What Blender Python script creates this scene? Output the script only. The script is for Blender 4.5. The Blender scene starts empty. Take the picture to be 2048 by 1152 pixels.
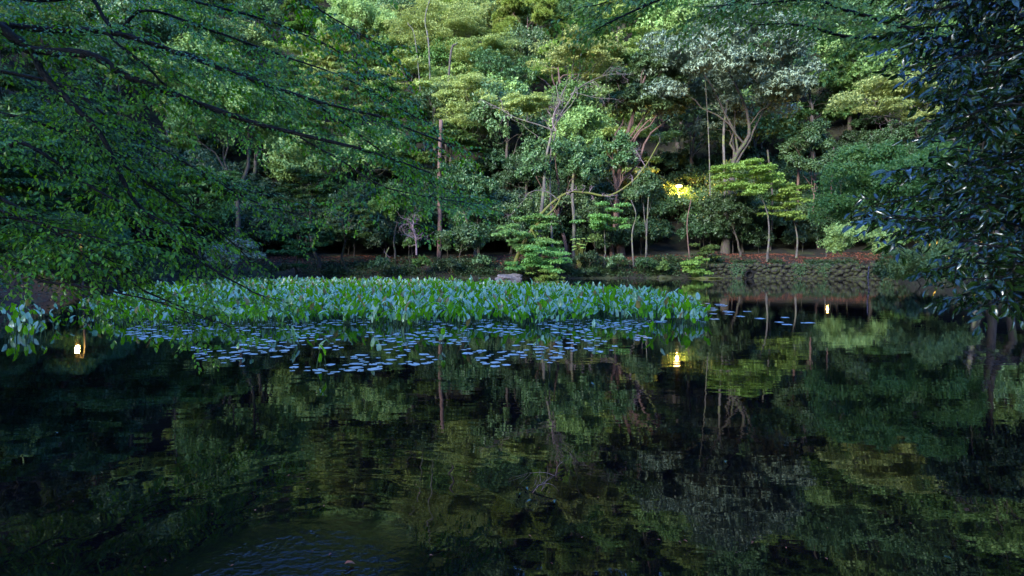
import bpy, math
import numpy as np
from mathutils import Vector, Matrix

# ------------------------------------------------------------------ camera, world, sun, exposure
SC = bpy.context.scene
C = SC.collection
F = 1138.0                      # focal length in photograph pixels (2048 wide)
CAMH = 1.6
PITCH = math.atan(51 / F)
cam = bpy.data.cameras.new('camera')
cam.sensor_width = 36.0
cam.lens = 36.0 * F / 2048.0
cam.clip_start = 0.1
cam.clip_end = 2000
camo = bpy.data.objects.new('camera', cam)
C.objects.link(camo)
camo.location = (0, 0, CAMH)
camo.rotation_euler = (math.pi / 2 - PITCH, 0, 0)
SC.camera = camo

SUN_EL, SUN_AZ = 19.0, 216.0    # degrees; azimuth measured clockwise from +Y
w = bpy.data.worlds.new('World')
SC.world = w
w.use_nodes = True
nt = w.node_tree
sky = nt.nodes.new('ShaderNodeTexSky')
sky.sky_type = 'NISHITA'
sky.sun_disc = False
sky.sun_elevation = math.radians(SUN_EL)
sky.sun_rotation = math.radians(SUN_AZ)
sky.ozone_density = 5.0
bg = nt.nodes['Background']
cool = nt.nodes.new('ShaderNodeMix'); cool.data_type = 'RGBA'; cool.blend_type = 'MULTIPLY'
cool.inputs[0].default_value = 1; cool.inputs[7].default_value = (0.66, 0.84, 1.22, 1)   # camera balanced for daylight under a dusk sky
nt.links.new(sky.outputs[0], cool.inputs[6]); nt.links.new(cool.outputs[2], bg.inputs[0])
sky.dust_density = 0.3
bg.inputs[1].default_value = 0.15
sl = bpy.data.lights.new('sun', 'SUN')
sl.energy = 2.1
sl.angle = math.radians(22)
sl.color = (1.0, 0.97, 0.92)
so = bpy.data.objects.new('sun', sl)
C.objects.link(so)
az, el = math.radians(SUN_AZ), math.radians(SUN_EL)
sd = Vector((math.sin(az) * math.cos(el), math.cos(az) * math.cos(el), math.sin(el)))
so.rotation_euler = (-sd).to_track_quat('-Z', 'Y').to_euler()
SC.view_settings.view_transform = 'Standard'
SC.view_settings.look = 'None'
SC.view_settings.gamma = 1
SC.view_settings.use_curve_mapping = False
SC.view_settings.exposure = 2.85
SC.render.engine = 'CYCLES'
SC.cycles.max_bounces = 5
SC.cycles.diffuse_bounces = 3
SC.cycles.glossy_bounces = 3
SC.cycles.transmission_bounces = 3
SC.cycles.sample_clamp_indirect = 4.0

# ------------------------------------------------------------------ helpers
def P(px, py, D):
    """point of the place seen at photograph pixel (px, py), D metres in front"""
    c, s = math.cos(PITCH), math.sin(PITCH)
    u = 576 - py
    v = np.array([px - 1024.0, F * c + u * s, -F * s + u * c])
    v *= D / v[1]
    return v + np.array([0, 0, CAMH])

def unit(a):
    return a / (np.linalg.norm(a, axis=-1, keepdims=True) + 1e-9)

class MB:
    def __init__(s):
        s.V = []; s.Fc = []; s.M = []; s.T = []; s.n = 0
    def add(s, v, faces, mat=0, tint=0.5):
        v = np.asarray(v, float).reshape(-1, 3)
        s.V.append(v)
        if isinstance(faces, np.ndarray): faces = [faces]
        for f in faces:
            f = np.asarray(f, np.int64)
            s.Fc.append(f + s.n); s.M.append(np.full(len(f), mat))
            t = np.asarray(tint, float)
            if t.ndim == 0: t = np.full(len(f), float(t))
            elif len(t) != len(f): t = np.tile(t, len(f) // len(t))
            s.T.append(t)
        s.n += len(v)
    def tube(s, pts, rad, sides=6, mat=0, tint=0.5, cap=True):
        pts = np.asarray(pts, float); n = len(pts)
        rad = np.broadcast_to(np.asarray(rad, float), (n,))
        t = unit(np.gradient(pts, axis=0))
        ref = np.where(np.abs(t[:, 2:3]) > 0.9, np.array([[1., 0, 0]]), np.array([[0, 0, 1.]]))
        if np.abs(t[:, 2]).max() > 0.9: ref = np.tile([[1., 0.13, 0]], (n, 1))
        a = unit(np.cross(t, ref)); b = np.cross(t, a)
        th = np.linspace(0, 2 * math.pi, sides, endpoint=False)
        ring = pts[:, None] + rad[:, None, None] * (a[:, None] * np.cos(th)[None, :, None] + b[:, None] * np.sin(th)[None, :, None])
        i = np.arange(n - 1)[:, None] * sides; j = np.arange(sides)[None]; k = (j + 1) % sides
        q = np.stack([i + j, i + k, i + sides + k, i + sides + j], -1).reshape(-1, 4)
        f = [q]
        if cap:
            e = (n - 1) * sides
            m = sides // 2
            if sides == 4: f.append(np.array([[e, e + 1, e + 2, e + 3]]))
            else: f.append(np.array([[e, e + q1, e + q1 + 1] for q1 in range(1, sides - 1)]))
        s.add(ring.reshape(-1, 3), f, mat, tint)
    def leaves(s, pos, d, n, L, W, fold=0.12, curl=0.15, tint=0.5, mat=0, hi=False):
        N = len(pos)
        if not N: return
        d = unit(d); n = unit(n - (n * d).sum(-1, keepdims=True) * d); sd_ = np.cross(d, n)
        L = np.broadcast_to(np.asarray(L, float), (N,))[:, None]; W = np.broadcast_to(np.asarray(W, float), (N,))[:, None]
        tint = np.broadcast_to(np.asarray(tint, float), (N,))
        if not hi:
            tip = pos + d * L - n * L * curl
            mid = pos + d * L * .42 + n * W * fold
            v = np.stack([pos, mid + sd_ * W * .5, tip, mid - sd_ * W * .5], 1).reshape(-1, 3)
            b = np.arange(N)[:, None] * 4
            f = np.concatenate([b + [[0, 1, 2]], b + [[0, 2, 3]]])
            s.add(v, f, mat, tint)
        else:
            m1 = pos + d * L * .3 + n * L * .03; m2 = pos + d * L * .68 - n * L * curl * .35; tip = pos + d * L - n * L * curl
            up = n * W * fold
            v = np.stack([pos, m1, m2, tip, m1 + sd_ * W * .46 + up, m2 + sd_ * W * .4 + up, m1 - sd_ * W * .46 + up, m2 - sd_ * W * .4 + up], 1).reshape(-1, 3)
            b = np.arange(N)[:, None] * 8
            tri = np.concatenate([b + [[0, 4, 1]], b + [[0, 1, 6]], b + [[2, 5, 3]], b + [[7, 2, 3]]])
            qd = np.concatenate([b + [[1, 4, 5, 2]], b + [[6, 1, 2, 7]]])
            s.add(v, [tri, qd], mat, tint)
    def mesh(s, name, mats, smooth=True):
        me = bpy.data.meshes.new(name)
        V = np.concatenate(s.V)
        me.vertices.add(len(V)); me.vertices.foreach_set('co', V.astype(np.float32).ravel())
        tot = np.concatenate([np.full(len(f), f.shape[1]) for f in s.Fc])
        idx = np.concatenate([f.ravel() for f in s.Fc])
        me.loops.add(len(idx)); me.loops.foreach_set('vertex_index', idx.astype(np.int32))
        me.polygons.add(len(tot))
        st = np.concatenate([[0], np.cumsum(tot)[:-1]])
        me.polygons.foreach_set('loop_start', st.astype(np.int32))
        me.polygons.foreach_set('material_index', np.concatenate(s.M).astype(np.int32))
        me.polygons.foreach_set('use_smooth', np.full(len(tot), smooth))
        at = me.attributes.new('tint', 'FLOAT', 'FACE')
        at.data.foreach_set('value', np.concatenate(s.T).astype(np.float32))
        for m in (mats if isinstance(mats, (list, tuple)) else [mats]): me.materials.append(m)
        me.update(calc_edges=True)
        return me
    def build(s, name, mats, parent=None, smooth=True):
        o = bpy.data.objects.new(name, s.mesh(name, mats, smooth)); C.objects.link(o)
        if parent: o.parent = parent
        return o

def thing(name, label, cat, loc=(0, 0, 0), group=None, rz=0):
    o = bpy.data.objects.new(name, None); C.objects.link(o)
    o.location = loc; o.rotation_euler = (0, 0, rz); o.empty_display_size = 0.2
    o['label'] = label; o['category'] = cat
    if group: o['group'] = group
    return o
def tag(o, label, cat, group=None, kind=None):
    o['label'] = label
    if cat: o['category'] = cat
    if group: o['group'] = group
    if kind: o['kind'] = kind
    return o
def dup(root, loc, rz, scale, label=None, group=None):
    r = root.copy(); C.objects.link(r); r.location = loc; r.rotation_euler = (0, 0, rz); r.scale = scale
    if label: r['label'] = label
    if group: r['group'] = group
    for ch in root.children:
        c = ch.copy(); C.objects.link(c); c.parent = r
        for g in ch.children:
            d = g.copy(); C.objects.link(d); d.parent = c
    return r

# ------------------------------------------------------------------ materials
def nodes(m):
    m.use_nodes = True
    t = m.node_tree
    return t, t.nodes['Principled BSDF'], t.nodes['Material Output']

def leafmat(name, a, b, rough=0.42, spec=0.6, trans=0.25, objvar=0.35, dead=None):
    m = bpy.data.materials.new(name); t, p, out = nodes(m); N = t.nodes; Lk = t.links
    at = N.new('ShaderNodeAttribute'); at.attribute_name = 'tint'
    mx = N.new('ShaderNodeMix'); mx.data_type = 'RGBA'
    mx.inputs[6].default_value = (*a, 1); mx.inputs[7].default_value = (*b, 1)
    Lk.new(at.outputs['Fac'], mx.inputs[0])
    oi = N.new('ShaderNodeObjectInfo')
    hs = N.new('ShaderNodeHueSaturation')
    mr = N.new('ShaderNodeMapRange'); mr.inputs[3].default_value = 0.5 - 0.04 * objvar; mr.inputs[4].default_value = 0.5 + 0.04 * objvar
    mv = N.new('ShaderNodeMapRange'); mv.inputs[3].default_value = 1 - objvar * .6; mv.inputs[4].default_value = 1 + objvar * .6
    Lk.new(oi.outputs['Random'], mr.inputs[0]); Lk.new(oi.outputs['Random'], mv.inputs[0])
    Lk.new(mr.outputs[0], hs.inputs['Hue']); Lk.new(mv.outputs[0], hs.inputs['Value'])
    Lk.new(mx.outputs[2], hs.inputs['Color'])
    col = hs.outputs[0]
    Lk.new(col, p.inputs['Base Color'])
    p.inputs['Roughness'].default_value = rough
    p.inputs['Specular IOR Level'].default_value = spec
    if trans > 0:
        tr = N.new('ShaderNodeBsdfTranslucent')
        hs2 = N.new('ShaderNodeHueSaturation'); hs2.inputs['Saturation'].default_value = 1.15; hs2.inputs['Value'].default_value = 1.5
        hs2.inputs['Hue'].default_value = 0.485
        Lk.new(col, hs2.inputs['Color']); Lk.new(hs2.outputs[0], tr.inputs[0])
        ms = N.new('ShaderNodeMixShader'); ms.inputs[0].default_value = trans
        Lk.new(p.outputs[0], ms.inputs[1]); Lk.new(tr.outputs[0], ms.inputs[2]); Lk.new(ms.outputs[0], out.inputs[0])
    return m

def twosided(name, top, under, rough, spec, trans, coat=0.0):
    """a leaf with sky shine painted into its paler upper face and a plain green lower face"""
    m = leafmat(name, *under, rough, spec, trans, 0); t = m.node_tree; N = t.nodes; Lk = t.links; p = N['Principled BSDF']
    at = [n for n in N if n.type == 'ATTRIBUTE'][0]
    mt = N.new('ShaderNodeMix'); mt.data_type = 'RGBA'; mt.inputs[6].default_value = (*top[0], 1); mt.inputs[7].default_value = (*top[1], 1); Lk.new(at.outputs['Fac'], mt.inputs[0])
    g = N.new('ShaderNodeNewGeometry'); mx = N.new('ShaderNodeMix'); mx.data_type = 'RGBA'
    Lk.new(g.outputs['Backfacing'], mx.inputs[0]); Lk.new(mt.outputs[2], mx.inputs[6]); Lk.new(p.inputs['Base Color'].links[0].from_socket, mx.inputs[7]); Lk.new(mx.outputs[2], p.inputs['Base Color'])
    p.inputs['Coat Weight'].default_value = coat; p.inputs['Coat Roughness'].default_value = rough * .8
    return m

def bumpy(name, a, b, scale=6, rough=0.9, bump=0.4, stretch=(1, 1, 1), moss=None, mossamt=0.5, spec=0.3, dist=0.03, c3=None):
    m = bpy.data.materials.new(name); t, p, out = nodes(m); N = t.nodes; Lk = t.links
    tc = N.new('ShaderNodeTexCoord'); mp = N.new('ShaderNodeMapping'); mp.inputs['Scale'].default_value = stretch
    Lk.new(tc.outputs['Object'], mp.inputs[0])
    n1 = N.new('ShaderNodeTexNoise'); n1.inputs['Scale'].default_value = scale; n1.inputs['Detail'].default_value = 8; n1.inputs['Roughness'].default_value = .65
    Lk.new(mp.outputs[0], n1.inputs[0])
    cr = N.new('ShaderNodeValToRGB'); cr.color_ramp.elements[0].position = .32; cr.color_ramp.elements[1].position = .68
    cr.color_ramp.elements[0].color = (*a, 1); cr.color_ramp.elements[1].color = (*b, 1)
    if c3:
        e = cr.color_ramp.elements.new(.8); e.color = (*c3, 1)
    Lk.new(n1.outputs[0], cr.inputs[0])
    col = cr.outputs[0]
    if moss:
        n2 = N.new('ShaderNodeTexNoise'); n2.inputs['Scale'].default_value = scale * .35; n2.inputs['Detail'].default_value = 5
        Lk.new(tc.outputs['Object'], n2.inputs[0])
        r2 = N.new('ShaderNodeValToRGB'); r2.color_ramp.elements[0].position = .62 - mossamt * .35; r2.color_ramp.elements[1].position = .72 - mossamt * .35
        Lk.new(n2.outputs[0], r2.inputs[0])
        mx = N.new('ShaderNodeMix'); mx.data_type = 'RGBA'; mx.inputs[7].default_value = (*moss, 1)
        Lk.new(r2.outputs[0], mx.inputs[0]); Lk.new(col, mx.inputs[6]); col = mx.outputs[2]
    Lk.new(col, p.inputs['Base Color'])
    p.inputs['Roughness'].default_value = rough; p.inputs['Specular IOR Level'].default_value = spec
    bm = N.new('ShaderNodeBump'); bm.inputs['Strength'].default_value = bump; bm.inputs['Distance'].default_value = dist
    Lk.new(n1.outputs[0], bm.inputs['Height']); Lk.new(bm.outputs[0], p.inputs['Normal'])
    return m

M = {}
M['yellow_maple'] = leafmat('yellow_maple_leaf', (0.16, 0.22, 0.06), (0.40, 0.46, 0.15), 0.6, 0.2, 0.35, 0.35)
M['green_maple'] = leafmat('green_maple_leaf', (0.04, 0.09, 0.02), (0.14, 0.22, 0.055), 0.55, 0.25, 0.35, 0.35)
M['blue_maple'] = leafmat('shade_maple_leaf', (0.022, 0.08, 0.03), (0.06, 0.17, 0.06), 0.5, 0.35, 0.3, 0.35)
M['camphor'] = leafmat('camphor_leaf', (0.08, 0.15, 0.035), (0.26, 0.37, 0.11), .55, .3, .25)
M['oak'] = leafmat('evergreen_oak_leaf', (0.03, 0.07, 0.02), (0.12, 0.20, 0.07), .45, .45, .2)
M['grey_oak'] = leafmat('silvery_chinquapin_leaf', (0.06, 0.09, 0.05), (0.25, 0.31, 0.2), 0.45, 0.5, 0.12, 0.35)
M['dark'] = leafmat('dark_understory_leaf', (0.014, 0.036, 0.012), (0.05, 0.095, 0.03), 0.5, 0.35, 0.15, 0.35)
M['bright'] = leafmat('bright_shade_leaf', (0.08, 0.19, 0.045), (0.20, 0.35, 0.10), .5, .3, .35)
M['pine'] = leafmat('pine_needle', (0.08, 0.14, 0.02), (0.22, 0.3, 0.05), 0.6, 0.2, 0.15, 0.35)
M['fresh'] = leafmat('fresh_green_leaf', (0.11, 0.2, 0.035), (0.27, 0.4, 0.09), 0.55, 0.25, 0.35, 0.35)
M['front'] = leafmat('bough_leaf', (0.025, 0.09, 0.005), (0.17, 0.40, 0.022), .28, .55, .5, 0)
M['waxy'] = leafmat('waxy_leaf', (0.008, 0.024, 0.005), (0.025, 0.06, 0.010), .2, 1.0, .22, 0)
M['nuphar'] = twosided('pond_lily_leaf', ((0.10, 0.28, 0.03), (0.55, 0.64, 0.42)), ((0.08, 0.24, 0.006), (0.18, 0.46, 0.015)), .27, 1.0, .4, .6)  # pale upper tones put blue-white sky glints into the leaf colour
M['pad'] = twosided('lily_pad', ((0.42, 0.50, 0.45), (0.70, 0.72, 0.68)), ((0.05, 0.09, 0.04), (0.12, 0.17, 0.08)), .42, 1.0, .1, .6)  # very pale upper face: reflected sky painted into the pad colour
M['yellowed'] = leafmat('yellowed_leaf', (0.22, 0.20, 0.04), (0.30, 0.20, 0.06), .5, .4, .3, 0)
M['stalk'] = leafmat('pond_lily_stalk', (0.03, 0.06, 0.015), (0.05, 0.10, 0.03), .5, .3, 0, 0)
M['litter'] = leafmat('fallen_leaf', (0.09, 0.03, 0.018), (0.34, 0.11, 0.055), .7, .3, 0, 0)
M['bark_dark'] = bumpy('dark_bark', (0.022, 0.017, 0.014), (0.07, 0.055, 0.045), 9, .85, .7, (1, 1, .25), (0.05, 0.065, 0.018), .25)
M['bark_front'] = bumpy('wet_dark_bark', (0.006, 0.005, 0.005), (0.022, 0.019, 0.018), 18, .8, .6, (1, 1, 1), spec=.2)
M['bark_pale'] = bumpy('pale_lichened_bark', (0.03, 0.026, 0.022), (0.13, 0.115, 0.10), 5, .85, .6, (1, 1, .3), (0.10, 0.11, 0.04), .3)
M['bark_red'] = bumpy('red_brown_bark', (0.05, 0.028, 0.022), (0.15, 0.09, 0.07), 6, .9, .7, (1, 1, .2))
M['bark_moss'] = bumpy('mossy_bark', (0.05, 0.04, 0.03), (0.14, 0.11, 0.07), 6, .95, .6, (1, 1, .4), (0.09, 0.10, 0.02), .8)
M['twig'] = bumpy('bare_purple_twig', (0.09, 0.06, 0.07), (0.22, 0.16, 0.17), 8, .8, .2)
M['stone'] = bumpy('mossy_stone', (0.008, 0.008, 0.006), (0.034, 0.030, 0.022), 4, .85, .6, (1, 1, 1), (0.04, 0.045, 0.012), .5)
M['rock'] = bumpy('pale_rock', (0.07, 0.06, 0.06), (0.17, 0.15, 0.15), 5, .85, .6)
M['soil'] = bumpy('forest_floor', (0.007, 0.007, 0.004), (0.020, 0.018, 0.010), 1.3, .95, .5, (1, 1, 1), (0.03, 0.035, 0.012), .3, dist=.15)
M['metal'] = bumpy('dark_painted_metal', (0.02, 0.02, 0.02), (0.035, 0.035, 0.033), 20, .5, .1)
M['void'] = bumpy('pipe_inside', (0.004, 0.004, 0.004), (0.008, 0.008, 0.008), 5, .95, .1)

def water_mat():
    m = bpy.data.materials.new('pond_water'); t, p, out = nodes(m); N = t.nodes; Lk = t.links
    p.inputs['Base Color'].default_value = (0.002, 0.002, 0.003, 1)
    p.inputs['Roughness'].default_value = 0.015
    p.inputs['IOR'].default_value = 1.333
    tc = N.new('ShaderNodeTexCoord')
    def noise(sc, stretch, det, rot=0):
        mp = N.new('ShaderNodeMapping'); mp.inputs['Scale'].default_value = stretch; mp.inputs['Rotation'].default_value = (0, 0, rot)
        Lk.new(tc.outputs['Object'], mp.inputs[0])
        n = N.new('ShaderNodeTexNoise'); n.inputs['Scale'].default_value = sc; n.inputs['Detail'].default_value = det; n.inputs['Roughness'].default_value = .5
        Lk.new(mp.outputs[0], n.inputs[0]); return n.outputs[0]
    def mul(a, k):
        x = N.new('ShaderNodeMath'); x.operation = 'MULTIPLY'; Lk.new(a, x.inputs[0])
        if isinstance(k, (int, float)): x.inputs[1].default_value = k
        else: Lk.new(k, x.inputs[1])
        return x.outputs[0]
    def add(a, b):
        x = N.new('ShaderNodeMath'); x.operation = 'ADD'; Lk.new(a, x.inputs[0]); Lk.new(b, x.inputs[1]); return x.outputs[0]
    def dist_from(px_, py_, r0, r1):
        vm = N.new('ShaderNodeVectorMath'); vm.operation = 'DISTANCE'; Lk.new(tc.outputs['Object'], vm.inputs[0]); vm.inputs[1].default_value = (px_, py_, 0)
        mr = N.new('ShaderNodeMapRange'); mr.inputs[1].default_value = r0; mr.inputs[2].default_value = r1; mr.inputs[3].default_value = 1; mr.inputs[4].default_value = 0
        mr.interpolation_type = 'SMOOTHSTEP'
        Lk.new(vm.outputs['Value'], mr.inputs[0]); return mr.outputs[0], vm
    h = mul(noise(1.6, (.6, 1.5, 1), 2), WK[0])
    h = add(h, mul(noise(7, (.5, 1.4, 1), 2), WK[1]))
    # rings spreading from where something stirred the water near the bank
    near, vm = dist_from(-1.15, 3.0, 0.1, 3.4)
    wv = N.new('ShaderNodeMath'); wv.operation = 'MULTIPLY'; Lk.new(vm.outputs['Value'], wv.inputs[0]); wv.inputs[1].default_value = 26
    nz = noise(2.0, (1, 1, 1), 2)
    ph = add(wv.outputs[0], mul(nz, 7))
    sn = N.new('ShaderNodeMath'); sn.operation = 'SINE'; Lk.new(ph, sn.inputs[0])
    h = add(h, mul(mul(sn.outputs[0], near), WK[2]))
    core, _ = dist_from(-1.15, 2.85, 0.1, 0.75)
    h = add(h, mul(mul(noise(16, (1, 1, 1), 3), core), WK[3]))
    bm = N.new('ShaderNodeBump'); bm.inputs['Strength'].default_value = 1; bm.inputs['Distance'].default_value = 1
    Lk.new(h, bm.inputs['Height']); Lk.new(bm.outputs[0], p.inputs['Normal'])
    return m
WK = (0.0019, 0.0003, 0.0003, 0.016)

# ------------------------------------------------------------------ terrain and water
SHORE = np.array([(-3, .7), (2.5, .7), (4.6, 2.2), (7.5, 5.5), (14, 12.5), (22, 20.5), (30, 29), (36, 39), (38.5, 48), (37, 55.2), (20.5, 58.2), (10, 58),
                  (4, 57), (-2, 57), (-8, 58.5), (-16, 60), (-24, 61), (-31, 57), (-33, 49), (-27, 40), (-23.8, 33), (-20.8, 27), (-18, 20), (-14, 12.5), (-9.5, 6.5), (-5.5, 2)], float)
def sdist(x, y):
    x = np.asarray(x, float); y = np.asarray(y, float)
    best = np.full(x.shape, 1e9); inside = np.zeros(x.shape, bool)
    for i in range(len(SHORE)):
        a, b = SHORE[i], SHORE[(i + 1) % len(SHORE)]
        ab = b - a
        t = np.clip(((x - a[0]) * ab[0] + (y - a[1]) * ab[1]) / (ab @ ab), 0, 1)
        best = np.minimum(best, np.hypot(x - a[0] - t * ab[0], y - a[1] - t * ab[1]))
        cnd = ((a[1] > y) != (b[1] > y))
        xi = a[0] + (y - a[1]) * ab[0] / (ab[1] if abs(ab[1]) > 1e-9 else 1e-9)
        inside ^= cnd & (x < xi)
    return np.where(inside, -best, best)
def gz(x, y):
    x = np.asarray(x, float); y = np.asarray(y, float)
    d = sdist(x, y)
    f = np.clip((y - 6) / 22, 0, 1)
    wall = np.clip((x - 14) / 6, 0, 1) * np.clip((y - 50) / 4, 0, 1)
    bank = .25 + 1.0 * f + .25 * wall
    ramp = 2.6 - 1.7 * wall
    z = np.where(d < 0, np.maximum(d * .5, -1.2), bank * np.clip(d / ramp, 0, 1) ** .7)
    z = z + np.where(d > 0, .17 * np.clip(d - 1, 0, 12) * f + .86 * np.clip(d - 13.5, 0, 112) * np.clip((y - 4) / 26, 0, 1), 0)
    z = z + np.where(d > .8, .18 * np.sin(x * .7 + y * .31) * np.sin(y * .53 - x * .2) * np.clip(d / 4, 0, 1), 0)
    return z
def gz1(x, y): return float(gz(np.array([x]), np.array([y]))[0])

xs = np.concatenate([np.arange(-320, -50, 9), np.arange(-50, 50, .8), np.arange(50, 321, 9)])
ys = np.concatenate([np.arange(-60, -4, 6), np.arange(-4, 74, .8), np.arange(74, 330, 8)])
X, Y = np.meshgrid(xs, ys)
Z = gz(X, Y)
nx, ny = len(xs), len(ys)
i = np.arange(ny - 1)[:, None] * nx; j = np.arange(nx - 1)[None]
q = np.stack([i + j, i + j + 1, i + nx + j + 1, i + nx + j], -1).reshape(-1, 4)
mb = MB(); mb.add(np.stack([X, Y, Z], -1).reshape(-1, 3), q)
tag(mb.build('ground', M['soil']), 'dark leaf strewn forest floor rising from the pond into a steep hill', None, kind='structure')
mb = MB(); mb.add([(-42, -3, 0), (46, -3, 0), (46, 66, 0), (-42, 66, 0)], np.array([[0, 1, 2, 3]]))
tag(mb.build('pond_water', water_mat()), 'dark still pond water mirroring the trees', None, kind='structure')

# ------------------------------------------------------------------ crowns
def rdir(r, n):
    return unit(r.normal(size=(n, 3)))
def crown_clumps(r, kind, R, n):
    R = np.array(R, float)
    if kind == 'layer':
        out = []
        for k in range(n):
            z = r.uniform(-1, 1); a = r.uniform(0, 2 * math.pi); rr = math.sqrt(r.uniform(.02, 1)) * math.sqrt(max(0.12, 1 - (z * .85) ** 2)) * .78
            out.append((math.cos(a) * rr, math.sin(a) * rr, z * .8))
        return np.array(out) * R
    d = rdir(r, n * 3); d = d[d[:, 2] > -.45][:n]
    rad = r.uniform(.5, .86, (len(d), 1))
    return d * rad * R
def add_clump(mb, r, kind, c, cr, nl, L, asp, base):
    """one leaf clump of radius cr round c with nl leaves of length L"""
    ct = base + r.uniform(-.22, .22)
    if kind == 'layer':
        k = max(2, int(nl / 160)) # sprays within the plate, so its edge is uneven
        sc = c + np.stack([r.normal(0, .5, k) * cr, r.normal(0, .5, k) * cr, r.normal(0, .11, k) * cr], -1)
        w = r.integers(0, k, nl)
        a = r.uniform(0, 2 * math.pi, nl); rr = np.sqrt(r.uniform(0, 1, nl)) * cr * r.uniform(.35, .6, k)[w]
        off = np.stack([np.cos(a) * rr, np.sin(a) * rr, -(rr / cr) ** 2 * cr * .3 + r.normal(0, .035, nl) * cr], -1)
        pos = sc[w] + off
        d = np.stack([np.cos(a), np.sin(a), np.full(nl, -.25)], -1) + r.normal(0, .5, (nl, 3))
        n = np.array([0, 0, 1.]) + r.normal(0, .38, (nl, 3))
    elif kind == 'pine':
        k = max(3, nl // 34)
        dd = rdir(r, k); dd[:, 2] = np.abs(dd[:, 2]) * .8 - .1
        tc_ = c + dd * cr * r.uniform(.5, 1, (k, 1))
        w = np.repeat(np.arange(k), 34)[:nl]; nl = len(w)
        d = rdir(r, nl) + dd[w] * .5 + np.array([0, 0, .55])
        pos = tc_[w]; n = rdir(r, nl)
        ct = np.clip(ct + r.uniform(-.1, .1, k)[w], 0, 1)
    elif kind == 'droop':
        k = max(3, nl // 8)
        dd = rdir(r, k); dd[:, 2] = np.where(dd[:, 2] < -.2, -dd[:, 2], dd[:, 2])
        tc_ = c + dd * np.array([1, 1, .7]) * cr * r.uniform(.45, 1, (k, 1))
        w = np.repeat(np.arange(k), 8)[:nl]; nl = len(w)
        a = r.uniform(0, 2 * math.pi, nl)
        d = np.stack([np.cos(a), np.sin(a), r.uniform(-1.3, -.1, nl)], -1) + dd[w] * .45
        pos = tc_[w] + r.normal(0, .03, (nl, 3)); n = np.array([0, 0, 1.]) + dd[w] * .6 + r.normal(0, .2, (nl, 3))
    else:
        k = max(3, nl // 26)
        dd = rdir(r, k); dd[:, 2] = np.where(dd[:, 2] < -.3, -dd[:, 2], dd[:, 2])
        tc_ = c + dd * np.array([1, 1, .8]) * cr * r.uniform(.6, 1, (k, 1))
        w = np.repeat(np.arange(k), 26)[:nl]; nl = len(w)
        pos = tc_[w] + r.normal(0, cr * .13, (nl, 3))
        n = dd[w] + np.array([0, 0, .7]) + r.normal(0, .45, (nl, 3))
        d = r.normal(0, 1, (nl, 3)) + np.array([0, 0, -.3])
    t = np.clip(ct + r.normal(0, .2, nl), 0, 1)
    mb.leaves(pos, d, n, L * r.uniform(.7, 1.25, nl), L * asp * r.uniform(.8, 1.2, nl), tint=t)
ASP = dict(layer=.62, pine=.10, droop=.36, round=.55)

def wig(r, a, b, n, amp, sag=0.0):
    """a wandering polyline from a to b"""
    t = np.linspace(0, 1, n)[:, None]
    p = a + (b - a) * t
    off = np.cumsum(r.normal(0, 1, (n, 3)), 0); off -= off[0] + (off[-1] - off[0]) * t
    return p + off * amp * np.linalg.norm(b - a) + np.array([0, 0, 1.]) * sag * np.sin(t * math.pi) * np.linalg.norm(b - a)

def make_tree(root, seed, kind, leaf, bark, cc, R, trunk_r, nclump, nl, L, base=.5, bend=None, limbs=6, clumpr=.30, extra=None, trunk_top=None):
    """root: Empty at the trunk's foot. cc crown centre relative to root, R radii"""
    r = np.random.default_rng(seed)
    cc = np.array(cc, float); R = np.array(R, float)
    cl = crown_clumps(r, kind, R, nclump) + cc
    top = cc + np.array([0, 0, R[2] * .35]) if trunk_top is None else np.array(trunk_top, float)
    a = np.array([0, 0, -.4])
    if bend is None: path = wig(r, a, top, 9, .022)
    else:
        pts = np.array([a] + [np.array(b, float) for b in bend] + [top])
        path = catmull(pts, 4)
        path += r.normal(0, trunk_r * .15, path.shape)
    n = len(path); t = np.linspace(0, 1, n)
    mbt = MB(); rad = trunk_r * (1.25 * np.exp(-t * 14) * .4 + 1 - .78 * t)
    mbt.tube(path, rad, 9)
    mbt.build('trunk', bark, root)
    # limbs, each carrying the clumps nearest to its direction
    ends = cl[r.permutation(len(cl))[:limbs]]
    tips = []
    for e in ends:
        k = int(n * r.uniform(.42, .9)); k = min(max(k, 1), n - 2)
        s0 = path[k]
        if s0[2] > e[2] + .5: k = max(1, int(n * .45)); s0 = path[k]
        lp = wig(r, s0, e, 8, .035, .05)
        m2 = MB(); r0 = rad[k] * .55
        m2.tube(lp, np.linspace(r0, r0 * .25, 8), 6)
        m2.build('limb', bark, root)
        tips.append((lp, r0))
    mc = MB()
    for c in cl:
        # twig from nearest limb point
        bl = min(((np.linalg.norm(lp - c, axis=1).min(), i2) for i2, (lp, _) in enumerate(tips)))
        lp, r0 = tips[bl[1]]
        kk = int(np.linalg.norm(lp - c, axis=1).argmin())
        if bl[0] > .15:
            mc.tube(wig(r, lp[kk], c, 5, .05, .04), np.linspace(r0 * .3, r0 * .1, 5), 4, mat=1)
        cr = clumpr * R.mean() * r.uniform(.7, 1.3)
        add_clump(mc, r, kind, c, cr, int(nl * r.uniform(.7, 1.3)), L, ASP[kind], base)
        for _ in range(3):
            e = c + rdir(r, 1)[0] * cr * .7
            mc.tube(wig(r, c, e, 4, .05), np.linspace(r0 * .12, .012, 4), 3, mat=1, cap=False)
    if extra: extra(mc, r)
    mc.build('crown', [leaf, bark], root)
    return root

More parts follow.
